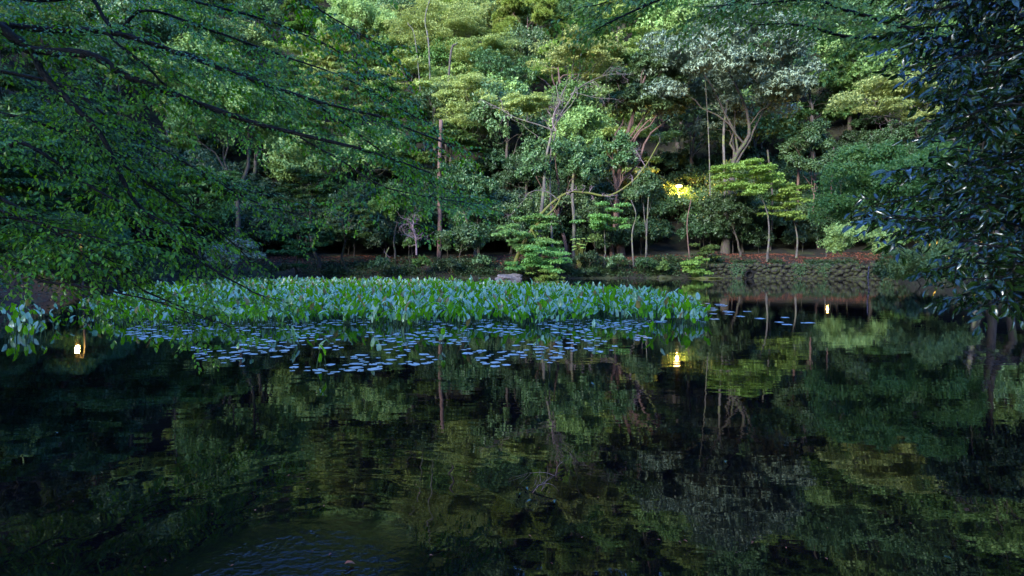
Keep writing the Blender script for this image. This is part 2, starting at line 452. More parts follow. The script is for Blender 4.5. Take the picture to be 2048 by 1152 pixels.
def catmull(p, m):
    p = np.asarray(p, float)
    q = np.vstack([2 * p[0] - p[1], p, 2 * p[-1] - p[-2]]); out = []
    for i in range(1, len(q) - 2):
        for t in np.linspace(0, 1, m, endpoint=False):
            out.append(.5 * ((2 * q[i]) + (-q[i - 1] + q[i + 1]) * t + (2 * q[i - 1] - 5 * q[i] + 4 * q[i + 1] - q[i + 2]) * t * t + (-q[i - 1] + 3 * q[i] - 3 * q[i + 1] + q[i + 2]) * t ** 3))
    out.append(q[-2]); return np.array(out)

def hero(name, label, cat, kind, leaf, bark, px, py, wpx, hpx, D, bx=None, tr=.16, seed=1, dens=1.0, L=.3, base=.5, bend=None, limbs=6, nclump=None, clumpr=.30, by=None, depth=.8, group=None, trunk_top=None):
    """a tree whose crown is centred where the photo shows (px, py) at D metres, wpx x hpx in size"""
    c = P(px, py, D)
    bp = P(px if bx is None else bx, 500, D)
    Y0 = D if by is None else by
    loc = np.array([bp[0] if by is None else P(bx, 500, by)[0], Y0, 0]); loc[2] = gz1(loc[0], loc[1])
    rx, rz = wpx / 2 / F * D, hpx / 2 / F * D
    R = (rx, rx * depth, rz)
    root = thing(name, label, cat, loc, group)
    if bend is not None:
        bend = [P(*b) - loc for b in bend]
    if trunk_top is not None: trunk_top = P(*trunk_top) - loc
    if nclump is None: nclump = 26
    lw = L * L * ASP[kind] * .5
    area = math.pi * rx * rz
    tot = area * 7 * dens / lw
    if kind == 'pine': tot = area * 260 * dens
    nl = int(np.clip(tot / nclump, 30, 2200))
    make_tree(root, seed, kind, M[leaf], M[bark], c - loc, R, tr, nclump, nl, L, base, bend, limbs, clumpr, trunk_top=trunk_top)
    return root

# ---- the trees one can tell apart on the far bank
hero('chinquapin_tree', 'large silvery grey-green evergreen with drooping leaf clusters, rising behind the lamp', 'tree', 'droop', 'grey_oak', 'bark_dark', 1445, 172, 400, 335, 65, bx=1450, tr=.42, seed=11, L=.42, nclump=88, limbs=9, clumpr=.2,
     bend=[(1462, 400, 65), (1468, 320, 65), (1500, 250, 65)])
hero('oak_tree', 'grey-green evergreen with forked dark trunk left of the silvery evergreen', 'tree', 'droop', 'oak', 'bark_red', 1290, 190, 170, 230, 67, bx=1240, tr=.5, seed=12, L=.4, nclump=34, clumpr=.26, limbs=7,
     bend=[(1232, 400, 67), (1245, 300, 67)])
hero('oak_tree', 'pale green rounded evergreen between the silvery evergreen and the right hand boughs', 'tree', 'round', 'camphor', 'bark_dark', 1715, 130, 200, 150, 92, bx=1720, tr=.3, seed=13, L=.34, nclump=30, limbs=6, clumpr=.28)
hero('maple_tree', 'yellow-green maple with flat tiers on lichened limbs leaning in from the right bank', 'tree', 'layer', 'yellow_maple', 'bark_pale', 1790, 205, 250, 110, 46, bx=1960, tr=.2, seed=14, L=.22, nclump=22, limbs=7, clumpr=.5, base=.55,
     bend=[(1950, 400, 46), (1925, 245, 46), (1850, 243, 46)], trunk_top=(1770, 232, 46))
hero('maple_tree', 'small bright green umbrella-shaped maple on a thin straight trunk behind the stone wall', 'tree', 'layer', 'fresh', 'bark_pale', 1497, 356, 160, 74, 59.5, bx=1535, tr=.11, seed=15, L=.24, nclump=28, limbs=5, clumpr=.5, base=.55, bend=[(1536, 430, 59.5)])
hero('maple_tree', 'small bright green maple below and right of the umbrella-shaped one', 'tree', 'layer', 'fresh', 'bark_pale', 1572, 402, 104, 84, 60.5, bx=1592, tr=.12, seed=16, L=.24, nclump=20, limbs=4, clumpr=.5, base=.5, bend=[(1594, 470, 60.5)])
hero('maple_tree', 'blue-green maple spreading on several thin stems behind the bank, right of the grey trunk', 'tree', 'layer', 'bright', 'bark_pale', 1215, 432, 125, 60, 60.5, bx=1212, tr=.08, seed=17, L=.24, nclump=13, limbs=5, clumpr=.45, base=.7)
hero('evergreen_tree', 'dark evergreen under the glowing lamp, its leaves lit yellow', 'tree', 'round', 'oak', 'bark_red', 1350, 424, 170, 96, 76.3, bx=1340, tr=.13, seed=18, L=.26, nclump=24, limbs=5, clumpr=.3, base=.35)
hero('evergreen_tree', 'olive evergreen just left of the glowing lamp with a slim pale stem', 'tree', 'round', 'oak', 'bark_pale', 1292, 385, 80, 90, 62, bx=1293, tr=.09, seed=19, L=.26, nclump=16, limbs=5, clumpr=.36, base=.3)
hero('evergreen_tree', 'dark greyish tree filling the shade below the umbrella-shaped maple', 'tree', 'round', 'dark', 'bark_dark', 1460, 432, 110, 110, 63, bx=1480, tr=.14, seed=20, L=.28, nclump=22, limbs=6, clumpr=.32, base=.55)
hero('maple_tree', 'tall leaning maple with lichen-spotted trunk and bright yellow-green top', 'tree', 'layer', 'yellow_maple', 'bark_pale', 1165, 108, 190, 90, 60, bx=1075, tr=.2, seed=21, L=.26, nclump=24, limbs=8, clumpr=.5, base=.7,
     bend=[(1085, 400, 60), (1096, 300, 60), (1112, 245, 60), (1150, 180, 60)])
hero('maple_tree', 'yellow-green maple with low flat tiers above the nest of bare twigs', 'tree', 'layer', 'yellow_maple', 'bark_pale', 1055, 207, 150, 52, 61, bx=1105, tr=.12, seed=22, L=.26, nclump=14, limbs=6, clumpr=.6, base=.5, bend=[(1100, 330, 61), (1112, 240, 61)])
hero('evergreen_tree', 'broad grey-green evergreen in the middle of the far bank behind the arching mossy bough', 'tree', 'round', 'oak', 'bark_red', 1110, 335, 200, 130, 63, bx=1130, tr=.22, seed=23, L=.32, nclump=40, limbs=7, clumpr=.24, base=.38)
hero('evergreen_tree', 'dark green evergreen right of the broad one, behind the end of the mossy bough', 'tree', 'round', 'oak', 'bark_red', 1225, 320, 110, 110, 66, bx=1225, tr=.22, seed=24, L=.32, nclump=24, limbs=6, clumpr=.3, base=.3)
hero('maple_tree', 'leaning mossy maple whose fern-like sprays sweep down to the water beside the rock', 'tree', 'layer', 'bright', 'bark_moss', 1065, 470, 150, 100, 57.3, bx=1025, tr=.22, seed=25, L=.22, nclump=20, limbs=7, clumpr=.34, base=.8,
     bend=[(1045, 488, 57.5), (1072, 450, 57.5), (1108, 418, 57.5)], by=58.5, trunk_top=(1125, 385, 58))
hero('maple_tree', 'low green maple spray touching the water beside the pale rock', 'shrub', 'layer', 'bright', 'bark_moss', 1085, 518, 170, 56, 55.8, bx=1090, tr=.09, seed=26, L=.22, nclump=15, limbs=5, clumpr=.42, base=.6, by=57.6)
hero('maple_tree', 'yellow-green tiered maple left of centre high on the far bank', 'tree', 'layer', 'yellow_maple', 'bark_pale', 935, 205, 150, 130, 84, bx=930, tr=.16, seed=27, L=.27, nclump=26, limbs=8, clumpr=.5, base=.45)
hero('maple_tree', 'soft green tiered maple between the pine and the leaning yellow maple', 'tree', 'layer', 'yellow_maple', 'bark_pale', 965, 120, 130, 90, 98, bx=955, tr=.16, seed=28, L=.27, nclump=20, limbs=6, clumpr=.55, base=.3)
hero('pine_tree', 'pine with round tufted needle clumps at the top centre of the hillside', 'tree', 'pine', 'pine', 'bark_red', 1055, 65, 200, 170, 106, bx=1050, tr=.24, seed=29, L=.7, nclump=48, limbs=9, clumpr=.17, base=.5)
hero('camphor_tree', 'pale billowing camphor high on the hillside above the left boughs', 'tree', 'round', 'camphor', 'bark_pale', 715, 70, 220, 120, 110, bx=720, tr=.4, seed=30, L=.32, nclump=46, limbs=8, clumpr=.24, base=.75)
hero('hillside_tree', 'yellow-green tree with several pale bare stems left of the pine', 'tree', 'layer', 'yellow_maple', 'bark_pale', 880, 55, 190, 120, 104, bx=870, tr=.3, seed=31, L=.3, nclump=30, limbs=10, clumpr=.48, base=.4)
hero('broadleaf_tree', 'light green leafy tree behind the cup of bare purple twigs', 'tree', 'round', 'green_maple', 'bark_dark', 800, 425, 130, 100, 62, bx=790, tr=.14, seed=32, L=.28, nclump=24, limbs=6, clumpr=.32, base=.4)
hero('shrub', 'grey-green bush on the bank between the bare twig cup and the leaning maple', 'shrub', 'round', 'oak', 'bark_dark', 925, 488, 110, 80, 60, bx=915, tr=.07, seed=33, L=.26, nclump=22, limbs=6, clumpr=.32, base=.3)
hero('maple_tree', 'dark tiered maple hanging over the shaded far left corner of the water', 'tree', 'layer', 'blue_maple', 'bark_dark', 600, 490, 150, 100, 57, bx=590, tr=.16, seed=34, L=.25, nclump=20, limbs=7, clumpr=.38, base=.1, by=61.8)
hero('maple_tree', 'mid green tiered maple left of the bare twig cup', 'tree', 'layer', 'green_maple', 'bark_dark', 700, 440, 120, 80, 58.5, bx=690, tr=.14, seed=35, L=.25, nclump=18, limbs=6, clumpr=.4, base=.35, by=61.8)
hero('maple_tree', 'green tiered maple above the shaded far left corner of the water', 'tree', 'layer', 'green_maple', 'bark_dark', 620, 380, 170, 90, 62, bx=640, tr=.2, seed=36, L=.26, nclump=24, limbs=8, clumpr=.34, base=.2)
hero('broadleaf_tree', 'mid green tree right behind the tips of the dark left boughs', 'tree', 'round', 'oak', 'bark_dark', 930, 380, 130, 120, 64, bx=950, tr=.18, seed=37, L=.3, nclump=28, limbs=6, clumpr=.3, base=.3)
hero('shrub', 'rounded silvery shrub overhanging the water behind the left boughs', 'shrub', 'droop', 'grey_oak', 'bark_dark', 468, 512, 110, 75, 36, bx=430, tr=.07, seed=38, L=.2, nclump=26, limbs=6, clumpr=.3, base=.4, by=38.5)
hero('willow_shrub', 'fine-leaved blue-green shrub hanging low over the water at the far left', 'shrub', 'droop', 'blue_maple', 'bark_dark', 100, 495, 340, 170, 31, bx=-40, tr=.12, seed=39, L=.12, nclump=60, limbs=9, clumpr=.24, base=.6)
hero('broadleaf_tree', 'blue-green tree on the left bank above the fine-leaved shrub', 'tree', 'layer', 'blue_maple', 'bark_dark', 150, 330, 380, 230, 35, bx=60, tr=.24, seed=40, L=.17, nclump=50, limbs=10, clumpr=.26, base=.5)
hero('broadleaf_tree', 'mid green tree on the left bank right behind the steep dark bough', 'tree', 'layer', 'green_maple', 'bark_dark', 400, 400, 240, 150, 41, bx=380, tr=.22, seed=41, L=.2, nclump=36, limbs=9, clumpr=.28, base=.3)
hero('broadleaf_tree', 'pale green-blue tree seen through the gaps of the upper left boughs', 'tree', 'round', 'camphor', 'bark_dark', 480, 235, 280, 190, 55, bx=470, tr=.3, seed=42, L=.26, nclump=44, limbs=8, clumpr=.26, base=.2)
hero('maple_tree', 'blue-green maple fanning down to the water on the right bank', 'tree', 'round', 'camphor', 'bark_dark', 1865, 540, 190, 120, 24, bx=2085, tr=.13, seed=43, L=.11, nclump=26, limbs=8, clumpr=.3, base=.7, bend=[(2060, 500, 24), (2000, 480, 24)], trunk_top=(1880, 520, 24))
hero('maple_tree', 'pale green low tree spreading over the right end of the stone wall', 'tree', 'round', 'camphor', 'bark_pale', 1722, 488, 160, 90, 40, bx=1985, tr=.12, seed=44, L=.16, nclump=24, limbs=7, clumpr=.32, base=.95, bend=[(1950, 470, 40), (1840, 470, 40)], trunk_top=(1740, 490, 40))
hero('maple_tree', 'deep green maple on the right bank above the blue-green fanning one', 'tree', 'round', 'bright', 'bark_dark', 1805, 400, 320, 290, 27, bx=1990, tr=.2, seed=45, L=.14, nclump=44, limbs=9, clumpr=.26, base=.1, bend=[(1985, 420, 27), (1900, 380, 27)], trunk_top=(1800, 330, 27))
hero('evergreen_tree', 'dark evergreen half hidden behind the blue-glinting leaves at the right edge', 'tree', 'round', 'dark', 'bark_dark', 1985, 300, 240, 330, 28, bx=2040, tr=.24, seed=46, L=.17, nclump=50, limbs=8, clumpr=.24, base=.3)
hero('evergreen_tree', 'dim evergreen with slender trunk between the umbrella maples and the right bank', 'tree', 'round', 'dark', 'bark_red', 1625, 320, 130, 150, 66, bx=1640, tr=.14, seed=47, L=.3, nclump=30, limbs=7, clumpr=.28, base=.7)
hero('shrub', 'bright yellow-green shrub growing out of the water edge left of the stone wall', 'shrub', 'layer', 'fresh', 'bark_moss', 1388, 535, 70, 52, 56.6, bx=1388, tr=.05, seed=48, L=.2, nclump=14, limbs=4, clumpr=.5, base=.5, by=57.9)
hero('shrub', 'light green shrub tumbling down the bank above the yellow-green shrub', 'shrub', 'layer', 'green_maple', 'bark_moss', 1412, 500, 60, 40, 58.6, bx=1415, tr=.05, seed=49, L=.22, nclump=10, limbs=4, clumpr=.5, base=.6)
hero('shrub', 'low light green leafy mound floating at the water edge right of the pale rock', 'shrub', 'layer', 'fresh', 'bark_moss', 1092, 550, 80, 18, 54.5, bx=1092, tr=.03, seed=50, L=.2, nclump=10, limbs=3, clumpr=.7, base=.5, by=56.5)

hero('shrub', 'blue-green shrub low on the left bank at the edge of the picture', 'shrub', 'round', 'blue_maple', 'bark_dark', -5, 560, 150, 110, 27.5, bx=-10, tr=.06, seed=53, L=.15, nclump=24, limbs=5, clumpr=.36, base=.5)
hero('shrub', 'dark bush on the right bank below the pale green low tree', 'shrub', 'round', 'dark', 'bark_dark', 1830, 548, 150, 60, 38, bx=1850, tr=.05, seed=55, L=.18, nclump=22, limbs=5, clumpr=.4, base=.5, by=41)
hero('shrub', 'dark shrub on the left bank right of the hidden lamp', 'shrub', 'round', 'dark', 'bark_dark', 265, 545, 130, 80, 33, bx=255, tr=.06, seed=54, L=.16, nclump=22, limbs=5, clumpr=.36, base=.5)
# ------------------------------------------------------------------ bare stems and trunks
def bare_trunk(label, bark, pts, D, r0, r1, name='bare_tree'):
    p = [P(a, b, D if len(c) == 0 else c[0]) for (a, b, *c) in pts]
    loc = np.array([p[0][0], p[0][1], gz1(p[0][0], p[0][1])])
    root = thing(name, label, 'tree', loc)
    pp = np.array(p); pp[0][2] = loc[2] - .3
    path = catmull(pp, 5) - loc
    mb = MB(); mb.tube(path, np.linspace(r0, r1, len(path)), 9)
    mb.build('trunk', M[bark], root)
    return root
bare_trunk('straight grey lichen-patched trunk in the middle of the far bank', 'bark_pale', [(1147, 495), (1148, 440), (1145, 390), (1150, 300)], 62, .2, .13)
bare_trunk('thick straight brown trunk left of centre beside the bare twig cup', 'bark_red', [(878, 520), (880, 440), (878, 370), (882, 240)], 63.5, .28, .2)
bare_trunk('thin pale stem standing left of the umbrella-shaped maple', 'bark_pale', [(1421, 470), (1420, 380), (1417, 270), (1410, 150)], 66, .07, .05)
bare_trunk('grey trunk standing against the shade right of the lamp', 'bark_pale', [(1449, 480), (1450, 380), (1447, 270), (1455, 200)], 66, .17, .12)
bare_trunk('slender brown trunk right of the two umbrella maples', 'bark_red', [(1668, 500), (1662, 400), (1668, 280)], 69, .1, .07)
bare_trunk('straight brown trunk behind the second umbrella maple', 'bark_red', [(1591, 505), (1594, 440), (1598, 300)], 67, .17, .13)
bare_trunk('thin dark stem in the shade right of the stone wall top', 'bark_dark', [(1540, 505), (1545, 400), (1535, 300)], 66, .12, .09)
bare_trunk('short crooked pale stem between the grey trunk and the lamp', 'bark_pale', [(1268, 500), (1264, 470), (1272, 430), (1262, 400)], 60, .09, .05)
bare_trunk('slim upright stem directly left of the lamp', 'bark_pale', [(1291, 500), (1294, 450), (1297, 390)], 60.5, .07, .05)
bare_trunk('bare red-brown stem leaning under the lamp', 'bark_red', [(1380, 500), (1374, 450), (1382, 400)], 63, .07, .05)
bare_trunk('pale twisted stem high on the slope left of the pine', 'bark_pale', [(862, 160), (858, 100), (850, 40), (862, -10)], 92, .15, .06)
bare_trunk('slanting pale stem high on the slope above the left bough tips', 'bark_pale', [(850, 150), (832, 90), (815, 45)], 90, .09, .04)
bare_trunk('upright grey trunk leaning on the slope below the pine', 'bark_dark', [(888, 165), (900, 120), (915, 85)], 86, .2, .12)

def bough(label, bark, px, D, r0, r1, seed, twigs=14, tl=1.4, name='bare_bough', cat='branch', sides=7):
    """a leafless bough with its forks"""
    r = np.random.default_rng(seed)
    p = catmull(np.array([P(a, b, D if not c else c[0]) for (a, b, *c) in px]), 6)
    loc = p[0].copy(); root = thing(name, label, cat, loc)
    mb = MB(); rad = np.linspace(r0, r1, len(p)); mb.tube(p - loc, rad, sides)
    mb.build('stem', M[bark], root)
    mt = MB()
    def fork(s, d, L, rr, lvl):
        n = 6; pts = [s]; dd = d.copy()
        for _ in range(n - 1):
            dd = unit(dd + r.normal(0, .33, 3)); pts.append(pts[-1] + dd * L / n)
        pts = np.array(pts)
        mt.tube(pts, np.linspace(rr, rr * .4, n), 4, cap=False)
        if lvl:
            for k in (2, 3, 4, 5):
                fork(pts[k], unit(dd + r.normal(0, .7, 3)), L * .6, rr * .5, lvl - 1)
    for _ in range(twigs):
        k = r.integers(len(p) // 4, len(p)); tdir = unit(p[min(k + 1, len(p) - 1)] - p[k - 1])
        fork(p[k] - loc, unit(tdir + r.normal(0, .7, 3) + np.array([0, 0, .25])), tl * r.uniform(.5, 1.2), rad[k] * .45, 1)
    mt.build('twig_tangle', M['twig'], root)['kind'] = 'stuff'
    return root
bough('long arching moss-covered bough curving up over the middle of the bank', 'bark_moss', [(1060, 470), (1085, 425), (1130, 388), (1170, 385), (1218, 391), (1262, 365), (1292, 330), (1318, 285)], 58.4, .16, .05, 61, 12, 1.5)
bough('pale crooked bare branch reaching left from the leaning maple', 'bark_pale', [(1110, 262), (1078, 250), (1030, 235), (1000, 218), (960, 198)], 59.5, .08, .03, 62, 9, 1.4)
bough('tangled nest of bare purple twigs in the fork of the leaning maple', 'twig', [(1112, 262), (1105, 245), (1110, 222), (1120, 205)], 59.3, .06, .03, 63, 26, 1.7)
bough('cup-shaped bunch of bare purple twigs on thin stems near the left bank', 'twig', [(833, 510), (832, 480), (826, 455), (828, 442)], 59.2, .1, .05, 64, 26, 1.8)
bough('bare purple twigs hanging at the tip of the mossy bough', 'twig', [(1292, 335), (1280, 315), (1272, 300)], 58.6, .04, .02, 65, 14, 1.3)
bough('pale bare branch curling down left of the grey trunk', 'bark_pale', [(1118, 400), (1090, 382), (1060, 385), (1040, 410), (1020, 432)], 58, .06, .02, 66, 7, 1.0)
bough('lichened bare limb reaching left below the tiers of the right bank maple', 'bark_pale', [(1935, 250, 45.5), (1880, 243, 45.5), (1810, 240, 45.5), (1760, 232, 45.5)], 45.5, .11, .04, 67, 16, 1.9)
bough('spray of bare purple twigs at the right behind the blue-glinting leaves', 'twig', [(1960, 250), (1935, 215), (1925, 180), (1960, 130)], 44, .07, .03, 68, 24, 2.4)
bough('dead twig hanging down to the water near the right end of the stone wall', 'twig', [(1738, 532), (1736, 560), (1738, 585), (1733, 603)], 33, .04, .015, 69, 9, .5)
bough('small pale bare branch drooping on the left bank', 'bark_pale', [(778, 495), (772, 510), (776, 525)], 58.5, .05, .02, 70, 6, .7)
bough('grey bare branch forking to the right off the leaning maple', 'bark_pale', [(1140, 190), (1175, 165), (1215, 150), (1250, 148)], 60, .07, .03, 71, 12, 1.6)
bough('thin bare branch running right from the top of the leaning maple', 'bark_pale', [(1150, 185), (1190, 195), (1230, 198)], 60, .05, .02, 72, 6, 1.2)

# ------------------------------------------------------------------ hillside trees (copies of a few kinds)
KINDS = [('round', 'camphor', 'bark_dark', 'billowing pale green tree', .4), ('round', 'oak', 'bark_dark', 'rounded dull green evergreen', .6),
         ('droop', 'oak', 'bark_dark', 'evergreen with drooping clusters', .45), ('layer', 'yellow_maple', 'bark_dark', 'yellow-green tiered maple', .4),
         ('layer', 'green_maple', 'bark_dark', 'green tiered maple', .4), ('round', 'dark', 'bark_dark', 'dark understory evergreen', .5),
         ('pine', 'pine', 'bark_red', 'tufted pine tree', .45), ('round', 'green_maple', 'bark_dark', 'leafy mid green tree', .4)]
protos = {}
for k, (kind, leaf, bark, label, bs) in enumerate(KINDS):
    for v in range(2):
        root = thing('hillside_tree', label, 'tree', (0, 0, 0), 'trees covering the wooded hillside: ' + leaf.replace('_', ' ') + ' ' + kind)
        R = (4.3, 4.2, 3.9 + .5 * v)
        L = .34 if kind != 'pine' else .5
        make_tree(root, 200 + k * 7 + v, kind, M[leaf], M[bark], (.3, 0, 5.6), R, .24, 30, 320 if kind != 'pine' else 440, L, bs, limbs=8, clumpr=.34 if kind != 'pine' else .18)
        protos[(k, v)] = [root, False]
rf = np.random.default_rng(77)
MARKS = [(-50, 'behind the left bank shrubs'), (150, 'above the far left boughs'), (330, 'behind the steep dark bough'), (480, 'behind the left boughs'), (610, 'above the shaded corner'), (715, 'about the pale camphor'), (800, 'above the bare twig cup'),
         (880, 'about the pale bare stems'), (960, 'left of the tufted pine'), (1055, 'about the tufted pine'), (1165, 'about the leaning maple'), (1290, 'above the mossy bough'), (1358, 'above the lamp'), (1450, 'about the silvery evergreen'),
         (1560, 'above the umbrella maples'), (1660, 'above the stone wall'), (1790, 'above the right bank maple'), (1930, 'behind the blue-glinting leaves'), (2080, 'at the right edge')]
def where(x, y, ztop):
    px = 1024 + x / y * F; py = 525 - (ztop - CAMH) / y * F
    m = min(MARKS, key=lambda t: abs(t[0] - px))[1]
    h = 'highest of the slope' if py < -40 else 'high on the slope' if py < 90 else 'halfway up the slope' if py < 240 else 'low on the slope'
    return h + ', ' + m
def put(k, v, x, y, s, sz=1.0):
    rt = protos[(k, v)]
    z = gz1(x, y) - .2
    look = KINDS[k][3]
    o_near = y < 12
    if y < 12: lb = look + ', unseen on the near bank, added for its shade'
    else: lb = look + ', ' + where(x, y, z + 9.5 * s * sz)
    if not rt[1]:
        rt[1] = True; o = rt[0]; o.location = (x, y, z); o.rotation_euler = (0, 0, rf.uniform(0, 6.28)); o.scale = (s, s, s * sz)
    else: o = dup(rt[0], (x, y, z), rf.uniform(0, 6.28), (s, s, s * sz))
    o['label'] = lb
    if o_near: o.name = 'added_shade_tree'  # out of view, added only to block the low sun
cnt = 0
D = 66.0
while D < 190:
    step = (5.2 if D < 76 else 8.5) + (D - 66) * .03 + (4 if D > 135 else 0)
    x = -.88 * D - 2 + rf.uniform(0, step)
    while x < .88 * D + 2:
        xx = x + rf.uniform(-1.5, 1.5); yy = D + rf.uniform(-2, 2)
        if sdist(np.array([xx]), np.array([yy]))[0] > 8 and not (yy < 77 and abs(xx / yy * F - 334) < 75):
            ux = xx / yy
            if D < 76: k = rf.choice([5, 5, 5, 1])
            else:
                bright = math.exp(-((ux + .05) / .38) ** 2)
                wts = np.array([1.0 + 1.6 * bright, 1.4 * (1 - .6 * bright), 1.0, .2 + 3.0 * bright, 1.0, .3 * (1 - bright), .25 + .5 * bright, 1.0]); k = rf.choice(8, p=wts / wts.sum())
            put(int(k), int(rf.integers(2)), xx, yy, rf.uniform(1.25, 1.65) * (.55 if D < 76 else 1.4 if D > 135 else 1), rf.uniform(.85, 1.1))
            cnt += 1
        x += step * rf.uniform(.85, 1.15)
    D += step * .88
SPOTS = [(430, 'behind the left boughs'), (520, 'in the left corner'), (600, 'under the dark tiered maple'), (700, 'under the green tiered maple'), (760, 'left of the bare twig cup'), (830, 'behind the bare twig cup'), (880, 'by the thick brown trunk'), (925, 'behind the grey-green bush'), (985, 'left of the leaning mossy maple'), (1065, 'behind the leaning mossy maple'), (1147, 'by the grey trunk'),
         (1215, 'behind the thin stems'), (1290, 'left of the lamp'), (1360, 'under the lamp'), (1420, 'right of the lamp'), (1535, 'behind the umbrella-shaped maple'), (1592, 'behind the second umbrella maple'), (1668, 'by the slender brown trunk'), (1760, 'behind the right end of the wall'), (1860, 'behind the right bank')]
# dark undergrowth between the trunks
ust = []
for v in range(3):
    root = thing('understory_shrub', 'low dark evergreen bush in the deep shade between the trunks', 'shrub', (0, 0, 0), 'dark bushes under the trees of the far bank')
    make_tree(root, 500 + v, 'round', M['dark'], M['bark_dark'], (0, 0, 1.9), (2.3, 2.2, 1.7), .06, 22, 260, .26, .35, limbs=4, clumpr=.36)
    ust.append([root, False])
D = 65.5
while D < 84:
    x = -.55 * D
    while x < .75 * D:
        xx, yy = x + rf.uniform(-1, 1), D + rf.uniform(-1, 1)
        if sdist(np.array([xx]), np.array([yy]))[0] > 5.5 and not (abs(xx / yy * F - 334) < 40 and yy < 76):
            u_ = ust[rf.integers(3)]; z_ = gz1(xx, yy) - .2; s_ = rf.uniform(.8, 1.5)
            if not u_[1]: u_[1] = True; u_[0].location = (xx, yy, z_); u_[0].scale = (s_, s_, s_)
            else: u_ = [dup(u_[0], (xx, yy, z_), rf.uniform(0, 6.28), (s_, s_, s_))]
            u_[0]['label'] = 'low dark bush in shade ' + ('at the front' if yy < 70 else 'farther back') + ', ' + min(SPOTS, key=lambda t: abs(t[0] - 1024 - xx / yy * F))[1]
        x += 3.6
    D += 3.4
# side slopes, left and right of the pond
for (x0, x1, y0, y1, n) in ((-62, -30, 30, 66, 24), (40, 66, 30, 66, 16), (-44, -26, 16, 32, 7), (30, 48, 14, 30, 6)):
    pts = []
    for _ in range(n * 12):
        xx, yy = rf.uniform(x0, x1), rf.uniform(y0, y1)
        if sdist(np.array([xx]), np.array([yy]))[0] < 3.5 or any((xx - a) ** 2 + (yy - b) ** 2 < 22 for a, b in pts): continue
        if abs(xx) > yy * .98 + 6: continue
        pts.append((xx, yy)); 
        if len(pts) >= n: break
    for xx, yy in pts:
        put(int(rf.choice([1, 2, 4, 5, 7, 0])), int(rf.integers(2)), xx, yy, rf.uniform(.7, 1.05), rf.uniform(.9, 1.15)); cnt += 1
print('hillside trees', cnt)
# unseen tall trees beside and behind the one who looks, added to shade the pond from the low sun
for (xx, yy, s, sz) in ((-15, 3, 1.0, 1), (-10, -6, 1.3, 1.2), (-2, -8, 1.4, 1.2), (6, -7, 1.3, 1.2), (13, -3, 1.2, 1.1), (17, 5, 1.0, 1), (-20, 9, .9, 1), (-24, -3, 1.6, 1.2), (23, -5, 1.6, 1.2)):
    put(int(rf.choice([1, 5, 2])), int(rf.integers(2)), xx, yy, s, sz)
for (xx, yy, s) in ((-48, 6, 2.0), (-60, 18, 2.4), (-72, 2, 2.8), (-84, 22, 3.0), (-58, -6, 2.4)):  # more unseen trees, added to keep sunlight off the left hillside
    put(1, int(rf.integers(2)), xx, yy, s, 1.05)
for row, (yy, sc_) in enumerate(((-18, 2.7), (-31, 3.4), (-45, 3.9))):
    for xx in np.arange(-118, 70, 14):
        put(int(rf.choice([1, 5, 7])), int(rf.integers(2)), xx + rf.uniform(-2, 2) + 5 * (row % 2), yy + rf.uniform(-2, 2), sc_ * rf.uniform(.85, 1.1), rf.uniform(.95, 1.1))

# ------------------------------------------------------------------ bank: wall of stones, litter, ground cover
ws = np.array(SHORE[9]); we = np.array(SHORE[10])        # (37,55.2) -> (20.5,58.2)
wl = np.linalg.norm(we - ws); wd = (we - ws) / wl; wn = np.array([wd[1], -wd[0]])
if wn[1] > 0: wn = -wn                                   # towards the water
wall = thing('stone_wall', 'low mossy wall of rough stones holding the far bank at the right', 'stone wall', (*((ws + we) / 2), 0))
wc = (ws + we) / 2
mb = MB()
a0 = ws - wd * .6; b0 = we + wd * .3
co = [(*(a0 - wn * .05), -.6), (*(b0 - wn * .05), -.6), (*(b0 - wn * .05), 1.42), (*(a0 - wn * .05), 1.42), (*(a0 - wn * .6), -.6), (*(b0 - wn * .6), -.6), (*(b0 - wn * .6), 1.42), (*(a0 - wn * .6), 1.42)]
mb.add(np.array(co) - np.array([*wc, 0]), np.array([[0, 1, 2, 3], [5, 4, 7, 6], [3, 2, 6, 7], [0, 3, 7, 4], [1, 5, 6, 2]]), 0)
mb.build('core', M['void'], wall, smooth=False)
rs = np.random.default_rng(5)
import bmesh
stones = []
for v in range(8):
    bm = bmesh.new(); bmesh.ops.create_icosphere(bm, subdivisions=1, radius=.5)
    for vv in bm.verts:
        c = vv.co; m = max(abs(c.x), abs(c.y), abs(c.z))
        c *= (.5 / m) * .5 + .5
        c += Vector(rs.normal(0, .045, 3))
    bmesh.ops.bevel(bm, geom=bm.edges[:], offset=.04, segments=1, affect='EDGES') if False else None
    me = bpy.data.meshes.new('stone'); bm.to_mesh(me); bm.free(); me.materials.append(M['stone']); stones.append(me)
pipe_s = None
PX, PZ = P(1497, 549, 57.6)[0], .38
cand_ = []
for _ in range(9000):                                     # rough stones fitted together without courses
    a_, z_ = rs.uniform(-.3, wl + .1), rs.uniform(-.05, 1.4)
    rr_ = rs.choice([.2, .26, .34], p=[.45, .35, .2])
    pc = ws + wd * a_
    if abs(pc[0] - PX) < .4 + rr_ and abs(z_ - PZ) < .36 + rr_: continue
    if any(((a_ - c_[0]) / 1.25) ** 2 + (z_ - c_[1]) ** 2 < ((rr_ + c_[2]) * .80) ** 2 for c_ in cand_): continue
    cand_.append((a_, z_, rr_))
